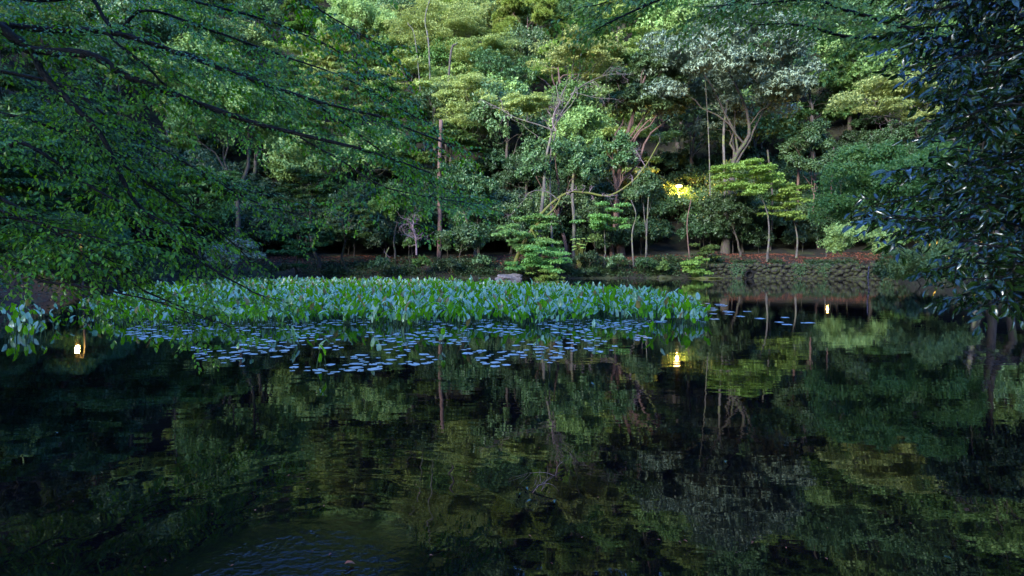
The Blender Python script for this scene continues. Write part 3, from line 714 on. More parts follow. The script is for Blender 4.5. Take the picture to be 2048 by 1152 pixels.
for a_, z_, rr_ in cand_:
    pc = ws + wd * a_
    o = bpy.data.objects.new('stone', stones[rs.integers(8)]); C.objects.link(o); o.parent = wall
    o.location = (pc[0] - wc[0] + wn[0] * rs.uniform(-.05, .12), pc[1] - wc[1] + wn[1] * rs.uniform(-.05, .12), z_)
    o.rotation_euler = (rs.uniform(-.3, .3), rs.uniform(-.6, .6), math.atan2(wd[1], wd[0]) + rs.uniform(-.2, .2))
    o.scale = (rr_ * 2.75, .55, rr_ * 2.1)
print('stones', len(cand_))
pt = MB(); th = np.linspace(0, 2 * math.pi, 17)[:-1]
pcx = np.array([PX, 57.55 - (PX - 24) * .0]); tt = (PX - ws[0]) / wd[0]; pcx = ws + wd * tt
def ringp(rr, off): return np.stack([pcx[0] - wc[0] + np.cos(th) * rr + wn[0] * off, np.full(16, pcx[1] - wc[1] + wn[1] * off) , PZ + np.sin(th) * rr], -1)
vv = np.concatenate([ringp(.40, .42), ringp(.33, .42), ringp(.33, -.5), ringp(.40, -.5)])
fq = []
for a_, b_ in ((0, 1), (1, 2), (3, 0)):
    for k in range(16): fq.append((a_ * 16 + k, a_ * 16 + (k + 1) % 16, b_ * 16 + (k + 1) % 16, b_ * 16 + k))
pt.add(vv, np.array(fq))
pt.build('drain_pipe', M['void'], wall)

def scatter(name, label, n, xr, yr, test, L, leaf, seed, up=.0, nrm=.35, h=0.0, asp=.6, kind='stuff', cat='leaves', base=.5):
    r = np.random.default_rng(seed)
    x = r.uniform(*xr, n); y = r.uniform(*yr, n); d = sdist(x, y)
    k = test(x, y, d); x, y, d = x[k], y[k], d[k]; n = len(x)
    z = gz(x, y) + .02 + r.uniform(0, 1, n) ** 2 * h
    pos = np.stack([x, y, z], -1)
    a = r.uniform(0, 2 * math.pi, n)
    dd = np.stack([np.cos(a), np.sin(a), r.normal(up, .25, n)], -1)
    nn = np.array([0, 0, 1.]) + r.normal(0, nrm, (n, 3))
    mb = MB(); mb.leaves(pos, dd, nn, L * r.uniform(.6, 1.3, n), L * asp * r.uniform(.8, 1.2, n), tint=np.clip(r.normal(base, .25, n), 0, 1))
    return tag(mb.build(name, M[leaf]), label, cat, kind=kind)
scatter('leaf_litter', 'red-brown fallen leaves carpeting the far bank above the wall', 70000, (-30, 42), (55, 76), lambda x, y, d: (d > .6) & (d < 7.5) & (np.sin(x * 1.3 + y) + np.sin(x * .47 + 1.7) + np.sin(y * 1.9 - x * .6) > -1.1), .17, 'litter', 91, base=.35)
scatter('ground_cover', 'low leafy ground cover along the edge of the far bank', 60000, (-34, 20), (54, 68), lambda x, y, d: (d > -.1) & (d < 3.2) & (np.sin(x * 1.1) + np.sin(x * .37 + 2) + np.sin(y * 2.1 + x) > -.5), .2, 'dark', 92, .3, .6, .5)
scatter('ground_cover', 'low leafy ground cover along the left bank', 40000, (-40, -5), (2, 60), lambda x, y, d: (d > -.1) & (d < 4), .16, 'dark', 93, .3, .6, .4)
scatter('ground_cover', 'low leafy ground cover along the right bank', 40000, (4, 46), (1, 56), lambda x, y, d: (d > -.1) & (d < 4), .16, 'dark', 94, .3, .6, .4)
scatter('fern_fringe', 'ragged fringe of ferns and weeds hanging over the top of the stone wall', 26000, (19, 40), (54, 60), lambda x, y, d: (d > .2) & (d < 2.0) & (np.sin(x * 1.9) + np.sin(x * .8 + 1) > -.2), .2, 'dark', 96, -.2, .6, .35)
rdb = np.random.default_rng(97); n = 170
yy_ = 2.9 + rdb.uniform(0, 1, n) ** 1.6 * 11; xx_ = rdb.uniform(-.85, .85, n) * yy_; a_ = rdb.uniform(0, 6.28, n)
mb = MB(); mb.leaves(np.stack([xx_, yy_, np.full(n, .006)], -1), np.stack([np.cos(a_), np.sin(a_), np.full(n, .05)], -1), np.tile([[0, 0, 1.]], (n, 1)), rdb.uniform(.008, .03, n), rdb.uniform(.005, .014, n), tint=rdb.uniform(0, 1, n))
tag(mb.build('floating_debris', M['litter']), 'tiny specks of leaf and bud floating on the near water', 'debris', kind='stuff')
scatter('bank_weeds', 'dark weeds and ferns along the steep edge of the far bank', 60000, (-20, 22), (55, 62), lambda x, y, d: (d > .05) & (d < 2.8) & (np.sin(x * 2.3 + 1) + np.sin(x * .9) + np.sin(y * 2.7 + x * 1.3) > -.4), .22, 'dark', 98, .4, .7, .75, base=.6)
# mosses and creepers on the wall
r = np.random.default_rng(95); n = 5000
s = r.uniform(0, wl, n); zz = r.uniform(.1, 1.5, n); k = (np.sin(s * 2.3) + np.sin(s * .9 + 1) + zz * .9 + r.normal(0, .5, n)) > 1.7
s, zz = s[k], zz[k]; n = len(s)
pos = np.stack([ws[0] + wd[0] * s + wn[0] * .3, ws[1] + wd[1] * s + wn[1] * .3, zz], -1)
mb = MB(); mb.leaves(pos, np.stack([r.normal(0, .6, n), r.normal(-.2, .3, n), r.uniform(-1, .2, n)], -1), np.array([0, -1, .5]) + r.normal(0, .4, (n, 3)), .12, .08, tint=r.uniform(.2, 1, n))
tag(mb.build('creeper', M['dark']), 'patches of creeper and moss hanging over the low stone wall', 'creeper', kind='stuff')

# small bushes along the far bank's edge
bushes = [(560, 540, 60, 24, 'dark', 'dark bush in the shaded left corner of the far bank'), (760, 530, 50, 30, 'dark', 'low dark bush below the bare twig cup'), (845, 528, 46, 26, 'green_maple', 'small mid green bush at the foot of the bare twig cup'),
          (900, 530, 46, 28, 'dark', 'low bush on the bank at the foot of the thick brown trunk'), (965, 525, 40, 30, 'oak', 'small grey-green bush left of the leaning mossy trunk'),
          (1180, 520, 50, 30, 'dark', 'dark bush hanging over the bank right of the fern-like sprays'), (1235, 525, 46, 32, 'oak', 'olive bush spilling over the bank below the thin stems'),
          (1290, 528, 50, 30, 'dark', 'dark bush on the edge of the bank below the lamp'), (1325, 535, 30, 30, 'green_maple', 'small green bush left of the yellow-green water edge shrub'),
          (1180, 545, 60, 14, 'dark', 'dark weeds at the foot of the bank right of the floating mound'), (1620, 540, 50, 20, 'dark', 'dark tuft hanging on the middle of the stone wall'), (820, 490, 40, 26, 'green_maple', 'leafy green tuft left of the thick brown trunk'),
          (1190, 480, 30, 26, 'green_maple', 'small bright bush beside the foot of the grey trunk')]
for k, (px, py, wp, hp, lf, lb) in enumerate(bushes):
    Db = 57.9 if py > 500 else 60
    hero('shrub', lb, 'shrub', 'round', lf, 'bark_dark', px, py, wp, hp, Db, tr=.04, seed=300 + k, L=.2, nclump=12, limbs=3, clumpr=.45, base=.5, by=Db + .9 if py > 500 else None, bx=px)

# broad-leaved plant on the bank
r = np.random.default_rng(8); c = P(1160, 488, 58.2)
rt = thing('fatsia_plant', 'bright green broad-leaved plant at the foot of the grey trunk', 'plant', (c[0], 58.6, gz1(c[0], 58.6)))
base = np.array(rt.location)
for k in range(26):
    a = r.uniform(0, 2 * math.pi); e = c + np.array([math.cos(a) * r.uniform(.2, 1.0), math.sin(a) * .5, r.uniform(-.6, .65)])
    mb = MB(); mb.tube(wig(r, np.zeros(3), e - base, 5, .03), .018, 4, mat=1)
    for ff in range(7):
        a2 = a + (ff - 3) * .42
        mb.leaves((e - base)[None], np.array([[math.cos(a2), math.sin(a2), -.25]]), np.array([[0, -.3, 1.]]) , .34 - abs(ff - 3) * .04, .13, tint=.9, hi=True)
    mb.build('leaf', [M['fresh'], M['bark_moss']], rt)

# pale rock at the water's edge, and a mossy ledge
def rock(label, c, sc, mat, seed):
    r = np.random.default_rng(seed); bm = bmesh.new(); bmesh.ops.create_icosphere(bm, subdivisions=3, radius=1)
    ph = r.uniform(0, 6, 6)
    for v in bm.verts:
        p = v.co; f = 1 + .18 * math.sin(p.x * 3 + ph[0]) * math.sin(p.y * 4 + ph[1]) + .12 * math.sin(p.z * 5 + ph[2] + p.x * 4) + .05 * math.sin(p.x * 11 + ph[3]) * math.sin(p.y * 13 + ph[4])
        v.co = Vector((p.x * f * sc[0], p.y * f * sc[1], p.z * f * sc[2]))
    me = bpy.data.meshes.new('rock'); bm.to_mesh(me); bm.free(); me.materials.append(mat)
    o = bpy.data.objects.new('rock', me); C.objects.link(o); o.location = c; return tag(o, label, 'rock')
c = P(1018, 548, 55.5); rock('pale flat rock at the water edge under the fern-like sprays', (c[0], 55.5, .1), (1.35, .9, .4), M['rock'], 1)
c = P(1418, 564, 55.6); rock('flat mossy ledge just above the water below the yellow-green shrub', (c[0], 56.6, .05), (1.5, 1.4, .16), M['bark_moss'], 2)
c = P(1325, 556, 57); rock('small dark rock at the foot of the bank left of the yellow-green shrub', (c[0], 57.3, .05), (.5, .4, .3), M['stone'], 3)

# ------------------------------------------------------------------ lamps
emi = bpy.data.materials.new('lamp_glow'); t_, p_, o_ = nodes(emi)
p_.inputs['Emission Color'].default_value = (1, .62, .17, 1); p_.inputs['Emission Strength'].default_value = 1.6
emi2 = emi.copy(); emi2.name = 'dim_lamp_glow'; e_ = emi2.node_tree.nodes['Principled BSDF']; e_.inputs['Emission Color'].default_value = (1, .5, .1, 1); e_.inputs['Emission Strength'].default_value = .5
def lamp(label, X_, Y_, Z_, energy, gs=1.0, hood=False):
    g = gz1(X_, Y_); rt = thing('street_lamp', label, 'lamp', (X_, Y_, g)); H = Z_ - g
    mb = MB(); mb.tube([(0, .5, -.3), (0, .5, H * .5), (0, .5, H - .1), (0, .42, H + .28), (0, .1, H + .36)], [.07, .06, .05, .045, .04], 8); mb.build('pole', M['metal'], rt)
    mb = MB(); th = np.linspace(0, 2 * math.pi, 25)[:-1]
    def lathe(prof, mb):
        v = np.concatenate([np.stack([np.cos(th) * a, np.sin(th) * a, np.full(24, H + b)], -1) for a, b in prof])
        q = [(k * 24 + m, k * 24 + (m + 1) % 24, (k + 1) * 24 + (m + 1) % 24, (k + 1) * 24 + m) for k in range(len(prof) - 1) for m in range(24)]
        mb.add(v, np.array(q))
    if hood: lathe([(.01, .30), (.08, .29), (.24, .16), (.30, -.02), (.285, -.02), (.22, .15), (.05, .26)], mb)
    else: lathe([(.01, .34), (.1, .33), (.3, .24), (.42 * gs, .13), (.41 * gs, .115), (.28, .2), (.05, .26)], mb); mb.build('shade', M['metal'], rt)
    mb = MB()
    if hood: lathe([(.005, .14), (.12 * gs, .13), (.17 * gs, .08), (.12 * gs, .02), (.005, .005)], mb)
    else: lathe([(.005, .16), (.2 * gs, .13), (.34 * gs, .04), (.32 * gs, -.06), (.2 * gs, -.15), (.01, -.19)], mb); mb.build('globe', emi2 if hood else emi, rt)
    ld = bpy.data.lights.new('lamp_light', 'POINT'); ld.energy = energy; ld.color = (1, .56, .11); ld.shadow_soft_size = .1
    lo = bpy.data.objects.new('lamp_light', ld); C.objects.link(lo); lo.parent = rt; lo.location = (0, -.1, H - .42) if not hood else (0, 0, H - .12)
    return rt
c = P(1358, 372, 75); lamp('glowing yellow street lamp among the trees of the far bank', c[0], 75, c[2], 700, 1.3)
c = P(147, 476, 28); lamp('glowing lamp on the left bank hidden by boughs, seen mirrored in the water', c[0], 28, c[2], 40, 1, True)
c = P(1658, 489, 61); lamp('small glowing lamp behind the right end of the stone wall, seen mirrored in the water', c[0], 61, c[2], 10, .55, True)

# ------------------------------------------------------------------ pond lilies with upright leaves
def blade(r, L, Wd, hgt, lean, az_, tint):
    """stalk from the water and one arrow-shaped cupped blade on it"""
    mb = MB()
    d = np.array([math.cos(az_) * math.sin(lean), math.sin(az_) * math.sin(lean), math.cos(lean)])
    top = np.array([math.cos(az_), math.sin(az_), 0]) * hgt * math.tan(lean) * .5 + np.array([0, 0, hgt])
    mb.tube(np.array([[0, 0, -.08], top * .5 + np.array([0, 0, .01]), top]), [.010, .008, .006], 4, mat=1, tint=.2, cap=False)
    # blade outline
    n = np.cross(np.cross(d, [0, 0, 1.]) + 1e-6, d); n = unit(n); s = np.cross(d, n)
    st = [(-.16, .55), (.12, .95), (.4, 1.0), (.68, .72), (.88, .36), (1.0, .02)]
    rows = []
    for (u, wv_) in st:
        bendz = -n * (u * u) * L * .22
        c = top + d * L * u + bendz
        wave = r.normal(0, .05) * Wd
        notch = .10 if u < 0 else 0
        rows.append([c - s * Wd * .5 * wv_ + n * Wd * (.26 * wv_) + n * wave, c + d * L * notch, c + s * Wd * .5 * wv_ + n * Wd * (.26 * wv_) - n * wave])
    v = np.array(rows).reshape(-1, 3); q = []
    for k in range(len(st) - 1):
        q += [(k * 3, k * 3 + 1, k * 3 + 4, k * 3 + 3), (k * 3 + 1, k * 3 + 2, k * 3 + 5, k * 3 + 4)]
    mb.add(v, np.array(q), 2 if r.uniform() < .03 else 0, tint)
    return mb
rn = np.random.default_rng(31)
BL = []
for k in range(36):
    lean = abs(rn.normal(.5, .32)); BL.append(blade(rn, rn.uniform(.12, .24), rn.uniform(.065, .12), rn.uniform(.08, .38), lean, rn.uniform(0, 6.28), rn.uniform(.1, .9)))
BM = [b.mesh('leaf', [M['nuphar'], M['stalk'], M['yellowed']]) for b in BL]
FIELD = np.array([(-13.2, 12.6), (-10, 13.4), (-8, 14.4), (-3, 14.2), (2, 14.8), (4.9, 15.2), (6.3, 18.5), (5.8, 26), (1, 33), (-6, 38), (-15, 41), (-20, 38), (-18, 28), (-15, 20)])
def inpoly(x, y, poly):
    ins = np.zeros(x.shape, bool)
    for i in range(len(poly)):
        a, b = poly[i], poly[(i + 1) % len(poly)]
        cnd = ((a[1] > y) != (b[1] > y)); ins ^= cnd & (x < a[0] + (y - a[1]) * (b[0] - a[0]) / (b[1] - a[1] + 1e-12))
    return ins
gx, gy = np.meshgrid(np.arange(-22, 8, .38), np.arange(11, 42, .38))
gx = (gx + rn.uniform(-.22, .22, gx.shape)).ravel(); gy = (gy + rn.uniform(-.22, .22, gy.shape)).ravel()
k = inpoly(gx + .35 * np.sin(gy * 2.1), gy + .5 * np.sin(gx * 1.7) + .3 * np.sin(gx * 4.1), FIELD); gx, gy = gx[k], gy[k]
k = (gx / gy * F + 1024 > 265 + 25 * rn.normal(size=gx.shape)) | (rn.uniform(size=gx.shape) < .22); gx, gy = gx[k], gy[k]
k = ~((np.abs(gx / gy * F + 877) < 26) & (gy < 17)); gx, gy = gx[k], gy[k]
# loose plants standing in front and at the left
lx = [P(a, 525 + 1820 / d_, d_)[:2] for a, d_ in ((760, 9.6), (1080, 10.6), (655, 8.6), (590, 11), (480, 10.2), (925, 11.6), (1200, 12.2), (1310, 12.6), (870, 10.8), (30, 11.6), (75, 11.9), (85, 12.2), (20, 12.6), (60, 12.8), (50, 12.1), (1345, 13.6), (1390, 14.2))]
order = np.argsort(gy); gx, gy = gx[order], gy[order]
ptsn = [(a, b, 'loose') for a, b in lx] + [(a, b, 'bed') for a, b in zip(gx, gy)]
stuffmb = MB()
ALONG = [(60, 'at its far left end'), (300, 'beneath the low left boughs'), (420, 'beneath the tip of the lowest bough'), (560, 'beneath the steep dark bough'), (700, 'below the green tiered maple'), (830, 'in line with the bare twig cup'), (925, 'in line with the grey-green bush'), (1020, 'in line with the pale rock'), (1090, 'in line with the leaning maple'),
         (1147, 'in line with the grey trunk'), (1215, 'in line with the thin stems'), (1293, 'just left of the mirrored lamp'), (1380, 'at its right end')]
def along(a, b): return min(ALONG, key=lambda t: abs(t[0] - 1024 - a / b * F))[1]
for q_, (a, b, kd) in enumerate(ptsn):
    ns = rn.integers(5, 10) if kd == 'bed' else rn.integers(2, 5)
    sc = rn.uniform(.8, 1.3) * (.75 if kd == 'loose' and b < 11.2 else 1)
    if q_ < 290:
        lb = ('upright-leaved pond lily fronting the bed, ' + along(a, b)) if kd == 'bed' else ('stray pond lily before the bed, ' + along(a, b))
        rt = thing('pond_lily', lb, 'water plant', (a, b, 0), 'pond lilies at the front of the bed' if kd == 'bed' else 'stray pond lilies')
    for m in range(ns):
        kk = rn.integers(36); rz = rn.uniform(0, 6.28); ox, oy = rn.normal(0, .1, 2); s_ = sc * rn.uniform(.8, 1.15)
        if q_ < 290:
            o = bpy.data.objects.new('leaf', BM[kk]); C.objects.link(o); o.parent = rt; o.location = (ox, oy, 0); o.rotation_euler = (0, 0, rz); o.scale = (s_, s_, s_)
        else:
            cR, sR = math.cos(rz), math.sin(rz)
            V = np.concatenate(BL[kk].V) * s_; V = np.stack([V[:, 0] * cR - V[:, 1] * sR + a + ox, V[:, 0] * sR + V[:, 1] * cR + b + oy, V[:, 2]], -1)
            n0 = stuffmb.n; stuffmb.V.append(V); stuffmb.n += len(V)
            for f_, m_, t_2 in zip(BL[kk].Fc, BL[kk].M, BL[kk].T): stuffmb.Fc.append(f_ + n0); stuffmb.M.append(m_); stuffmb.T.append(t_2)
print('lilies', len(ptsn))
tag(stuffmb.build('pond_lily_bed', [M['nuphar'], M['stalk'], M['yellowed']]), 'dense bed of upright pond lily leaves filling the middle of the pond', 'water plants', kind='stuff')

# ------------------------------------------------------------------ floating pads
def padmesh(r):
    mb = MB(); n = 18; a = np.linspace(.22, 2 * math.pi - .22, n)
    rr = 1 + r.normal(0, .03, n); ell = r.uniform(.72, .9)
    rim = np.stack([np.cos(a) * rr, np.sin(a) * rr * ell, .02 + .02 * np.sin(a * 3 + r.uniform(0, 6)) + np.abs(r.normal(0, .01, n))], -1)
    mid = rim * np.array([.55, .55, 0]) + np.array([0, 0, .02])
    v = np.concatenate([[[.08, 0, .03]], mid, rim])
    tri = np.array([[0, 1 + k, 2 + k] for k in range(n - 1)])
    qd = np.array([[1 + k, 1 + n + k, 2 + n + k, 2 + k] for k in range(n - 1)])
    mb.add(v, [tri, qd], 0, r.uniform(.2, .9)); return mb
rp = np.random.default_rng(41)
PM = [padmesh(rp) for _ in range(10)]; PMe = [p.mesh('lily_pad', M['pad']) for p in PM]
cand = []
tries = 0
while len(cand) < 760 and tries < 90000:
    tries += 1
    px = rp.uniform(250, 1330); f = rp.uniform() ** 1.7
    ymax = np.interp(px, [250, 380, 640, 820, 1000, 1180, 1330], [668, 722, 752, 738, 738, 722, 668])
    py = 640 + f * (ymax - 640)
    Dp = 1820 / (py - 525); x_ = (px - 1024) / F * Dp
    if math.sin(px * .021 + py * .05) + math.sin(px * .047 - py * .08 + 1) + math.sin(py * .13 + px * .01) < -.9 + .9 * f: continue
    rad_ = .045 + .08 * rp.uniform() ** 1.8
    if any((x_ - c_[0]) ** 2 + (Dp - c_[1]) ** 2 < (rad_ + c_[2]) ** 2 * .8 for c_ in cand): continue
    cand.append((x_, Dp, rad_))
for _ in range(60):    # between the plants at the bed's right end
    a_, b_ = rp.uniform(3.5, 8), rp.uniform(14.5, 25)
    cand.append((a_, b_, rp.uniform(.1, .17)))
cand.sort(key=lambda c_: c_[1])
smb = MB()
for q_, (a, b, rr) in enumerate(cand):
    kk = rp.integers(10); rz = rp.uniform(0, 6.28)
    if q_ < 290:
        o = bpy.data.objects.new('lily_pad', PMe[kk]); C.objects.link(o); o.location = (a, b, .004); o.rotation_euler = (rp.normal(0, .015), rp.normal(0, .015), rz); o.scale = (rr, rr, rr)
        tag(o, ('small' if rr < .075 else 'broad') + ' floating pad before the lily bed, ' + along(a, b).replace('its', 'the'), 'lily pad', 'floating lily pads in front of the bed')
    else:
        cR, sR = math.cos(rz), math.sin(rz)
        V = np.concatenate(PM[kk].V) * rr; V = np.stack([V[:, 0] * cR - V[:, 1] * sR + a, V[:, 0] * sR + V[:, 1] * cR + b, V[:, 2] + .004], -1)
        n0 = smb.n; smb.V.append(V); smb.n += len(V)
        for f_, m_, t_2 in zip(PM[kk].Fc, PM[kk].M, PM[kk].T): smb.Fc.append(f_ + n0); smb.M.append(m_); smb.T.append(t_2)
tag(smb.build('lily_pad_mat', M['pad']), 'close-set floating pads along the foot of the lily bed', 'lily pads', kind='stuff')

# ------------------------------------------------------------------ near boughs
class Spray:
    """collects wood tubes and leaves of one leafy tree"""
    def __init__(s, seed): s.r = np.random.default_rng(seed); s.jit = .26; s.p = []; s.d = []; s.n = []; s.L = []; s.wood = MB()
    def twig(s, o, d, L, up, leafL, gap, r0, droop=.25):
        r = s.r; n = max(3, int(L / gap)); k = 5
        dd = d.copy(); pts = [o]
        for _ in range(k - 1):
            dd = unit(dd + r.normal(0, .09, 3) + np.array([0, 0, -droop * .12])); pts.append(pts[-1] + dd * L / (k - 1))
        pts = np.array(pts); s.wood.tube(pts, np.linspace(r0, .0012, k), 3, cap=False)
        t = np.linspace(.12, 1, n); f = t * (k - 1); i = np.minimum(f.astype(int), k - 2); fr = (f - i)[:, None]
        pos = pts[i] * (1 - fr) + pts[i + 1] * fr
        side = unit(np.cross(up, dd)); sg = np.where(np.arange(n) % 2 == 0, 1, -1)[:, None]
        ld = dd * .75 + side * sg * .9 + r.normal(0, .22, (n, 3)) + np.array([0, 0, -.28]); ld[-1] = dd + np.array([0, 0, -.3])
        s.p.append(pos); s.d.append(ld); s.n.append(up + r.normal(0, s.jit, (n, 3))); s.L.append(leafL * r.uniform(.6, 1.2, n))
        return pts
    def branch(s, o, d, L, up, leafL, gap, r0, tw=.14, twl=.38, droop=.25):
        r = s.r; k = max(4, int(L / .22)); dd = d.copy(); pts = [o]
        for _ in range(k - 1):
            dd = unit(dd + r.normal(0, .10, 3) + np.array([0, 0, -droop * .10])); pts.append(pts[-1] + dd * L / (k - 1))
        pts = np.array(pts); s.wood.tube(pts, np.linspace(r0, r0 * .25, k), 4, cap=False)
        m = max(2, int(L / tw))
        for q in range(m):
            t = (q + .6) / m; f = t * (k - 1); i = min(int(f), k - 2); p0 = pts[i] * (1 - (f - i)) + pts[i + 1] * (f - i)
            tn = unit(pts[i + 1] - pts[i]); side = unit(np.cross(up, tn)) * (1 if q % 2 else -1)
            s.twig(p0, unit(tn * r.uniform(.6, 1.1) + side * r.uniform(.6, 1.1) + r.normal(0, .15, 3)), twl * r.uniform(.6, 1.3) * (1 - .35 * t), up, leafL, gap, .0035, droop)
        s.twig(pts[-1], dd, twl, up, leafL, gap, .003, droop)
    def finish(s, root, leafmat_, bark, asp, top=300, name='foliage', fold=.16, curl=.2, dead=.012):
        p = np.concatenate(s.p); d = np.concatenate(s.d); n = np.concatenate(s.n); L = np.concatenate(s.L); loc = np.array(root.location)
        tint = np.clip(s.r.normal(.5, .25, len(p)), 0, 1)
        s.wood.V = [v - loc for v in s.wood.V]; s.wood.build('twig_tangle', bark, root)['kind'] = 'stuff'
        cam_ = np.array([0, 0, CAMH]); dist = np.linalg.norm(p - cam_, axis=1)
        u = (p[:, 0] / np.maximum(p[:, 1], .1)); v = (p[:, 2] - CAMH) / np.maximum(p[:, 1], .1)
        vis = (np.abs(u) < .9) & (v < .46) & (v > -.55) & (p[:, 1] > .5)
        score = np.where(vis, L / dist, -1); o_ = np.argsort(-score); near = o_[:top]; rest = o_[top:]
        for q in near:
            mb = MB(); mb.leaves(np.zeros((1, 3)), d[q:q + 1], n[q:q + 1], L[q], L[q] * asp, fold, curl, tint[q], hi=True)
            o = mb.build('leaf', leafmat_, root); o.location = p[q] - loc
        mb = MB(); mb.leaves(p[rest] - loc, d[rest], n[rest], L[rest], L[rest] * asp, fold, curl, tint[rest], hi=True)
        fo = mb.build(name, leafmat_, root); fo['kind'] = 'stuff'
        print(root.name, 'leaves', len(p))

root = thing('overhanging_tree', 'dark boughs of a broad-leaved tree sweeping down over the left half of the pond', 'tree', (-10.4, 7.6, gz1(-10.4, 7.6)))
S = Spray(51); rl = S.r; loc = np.array(root.location)
trunk = catmull(np.array([[-10.4, 7.6, loc[2] - .3], [-10.1, 7.5, 2.2], [-9.4, 7.3, 3.7], [-8.2, 7.1, 4.6]]), 6)
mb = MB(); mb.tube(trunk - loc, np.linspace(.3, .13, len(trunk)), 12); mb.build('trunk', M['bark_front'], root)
BOUGHS = [  # photograph pixels with distance, start radius, end radius
    ([(-330, 0, 7.2), (-60, 30, 7), (40, 85, 6.9), (70, 102, 6.9), (180, 110, 6.8), (260, 155, 6.8), (400, 208, 6.9), (520, 250, 7), (640, 278, 7.1), (760, 310, 7.2), (860, 345, 7.3)], .075, .010),
    ([(-330, 10, 7.4), (0, 50, 7.2), (110, 60, 7.2), (205, 62, 7.2), (290, 82, 7.2), (380, 115, 7.2), (500, 158, 7.3), (640, 205, 7.4), (760, 235, 7.5), (900, 290, 7.6)], .05, .009),
    ([(66, 100, 6.9), (85, 145, 6.8), (140, 205, 6.7), (190, 252, 6.6), (228, 320, 6.6), (262, 390, 6.6), (330, 465, 6.6), (400, 520, 6.7), (480, 570, 6.8), (540, 600, 6.9)], .042, .006),
    ([(-200, 330, 6.2), (0, 298, 6.1), (38, 284, 6.1), (90, 310, 6.1), (140, 345, 6.2), (210, 390, 6.3), (300, 430, 6.4), (390, 470, 6.5)], .03, .006),
    ([(-260, 330, 6.8), (-60, 372, 6.6), (60, 430, 6.5), (150, 500, 6.5), (250, 560, 6.5), (340, 605, 6.6), (450, 650, 6.7)], .03, .005),
    ([(205, 60, 7.2), (240, 92, 7.1), (290, 130, 7.0), (340, 178, 7.0), (400, 208, 7.0)], .02, .012),
    ([(260, 98, 8), (340, 100, 8), (430, 128, 8), (530, 165, 8.1), (640, 215, 8.2), (720, 270, 8.2), (800, 330, 8.3), (940, 402, 8.4)], .028, .006),
    ([(170, -30, 8), (230, 60, 8), (290, 20, 8), (420, 60, 8.2), (560, 110, 8.4), (700, 160, 8.5), (840, 240, 8.6)], .028, .006),
    ([(-80, 130, 8), (120, 170, 8), (250, 260, 8), (380, 330, 8), (500, 400, 8.1), (600, 430, 8.2)], .025, .006),
    ([(-120, 210, 7.2), (60, 240, 7.2), (200, 300, 7.3), (320, 385, 7.4), (430, 455, 7.5), (500, 520, 7.6)], .022, .006),
    ([(-200, -60, 8), (60, 0, 8), (250, -20, 8.2), (420, 10, 8.4), (560, 50, 8.6), (690, 110, 8.6), (800, 190, 8.8)], .03, .006),
    ([(-200, 430, 6), (-40, 500, 6), (80, 560, 6), (180, 575, 6.1), (300, 600, 6.2), (420, 640, 6.3)], .022, .005),
    ([(-250, 560, 6), (-60, 450, 6), (60, 440, 6.1), (160, 490, 6.2), (270, 545, 6.3)], .02, .005),
    ([(-220, 420, 6.4), (-40, 440, 6.3), (80, 462, 6.3), (170, 480, 6.3), (260, 500, 6.4)], .02, .005),
    ([(-60, 380, 6.0), (0, 420, 6), (70, 445, 6), (140, 462, 6), (200, 478, 6), (260, 490, 6)], .016, .004),
    ([(600, 275, 7.1), (680, 320, 7.1), (760, 370, 7.1), (850, 392, 7.2), (930, 405, 7.2)], .012, .004),
    ([(-300, -250, 6.4), (0, -230, 6), (250, -200, 5.8), (480, -150, 5.8), (700, -70, 6)], .03, .006),
    ([(-300, -380, 6), (0, -360, 5.6), (260, -330, 5.4), (500, -290, 5.4), (760, -200, 5.6)], .03, .006),
    ([(-300, -500, 5.6), (0, -500, 5.2), (240, -480, 5), (460, -450, 5), (700, -380, 5.2)], .03, .006),
    ([(-200, -160, 7), (100, -120, 6.6), (350, -90, 6.6), (520, -60, 6.8), (640, 20, 7), (760, 90, 7.2)], .03, .006),
]
for bi, (pts, r0, r1) in enumerate(BOUGHS):
    p = catmull(np.array([P(*a) for a in pts]), 5)
    if pts[0][0] <= -190: p = np.vstack([trunk[-1 - (bi % 6)], p])
    mb = MB(); nn_ = len(p); rad = np.linspace(r0, r1, nn_); mb.tube(p - loc + rl.normal(0, .004, p.shape), rad, 8); mb.build('bough', M['bark_front'], root)
    seg = np.linalg.norm(np.diff(p, axis=0), axis=1); cum = np.concatenate([[0], np.cumsum(seg)]); tot = cum[-1]
    s_ = .5
    while s_ < tot:
        i = int(np.searchsorted(cum, s_) - 1); i = min(max(i, 0), nn_ - 2)
        p0 = p[i] + (p[i + 1] - p[i]) * ((s_ - cum[i]) / max(seg[i], 1e-6))
        tn = unit(p[i + 1] - p[i]); up = unit(np.array([0, -.3, 1.]) + rl.normal(0, .2, 3))
        side = unit(np.cross(up, tn)) * (1 if rl.uniform() < .5 else -1)
        dd = unit(tn * rl.uniform(.6, 1.2) + side * rl.uniform(.4, 1.1) + np.array([0, 0, rl.uniform(-.42, .15)]))
        Lb = rl.uniform(.35, 1.05) * (1 - .45 * s_ / tot)
        if p0[2] > 1.5 or rl.uniform() < .5: S.branch(p0, dd, Lb, up, .062, .037, .0045, tw=.115)
        s_ += rl.uniform(.075, .13)
    S.twig(p[-1], unit(p[-1] - p[-3]), .45, np.array([0, -.3, 1.]), .075, .05, .004)
S.finish(root, M['front'], M['bark_front'], .56, 290)

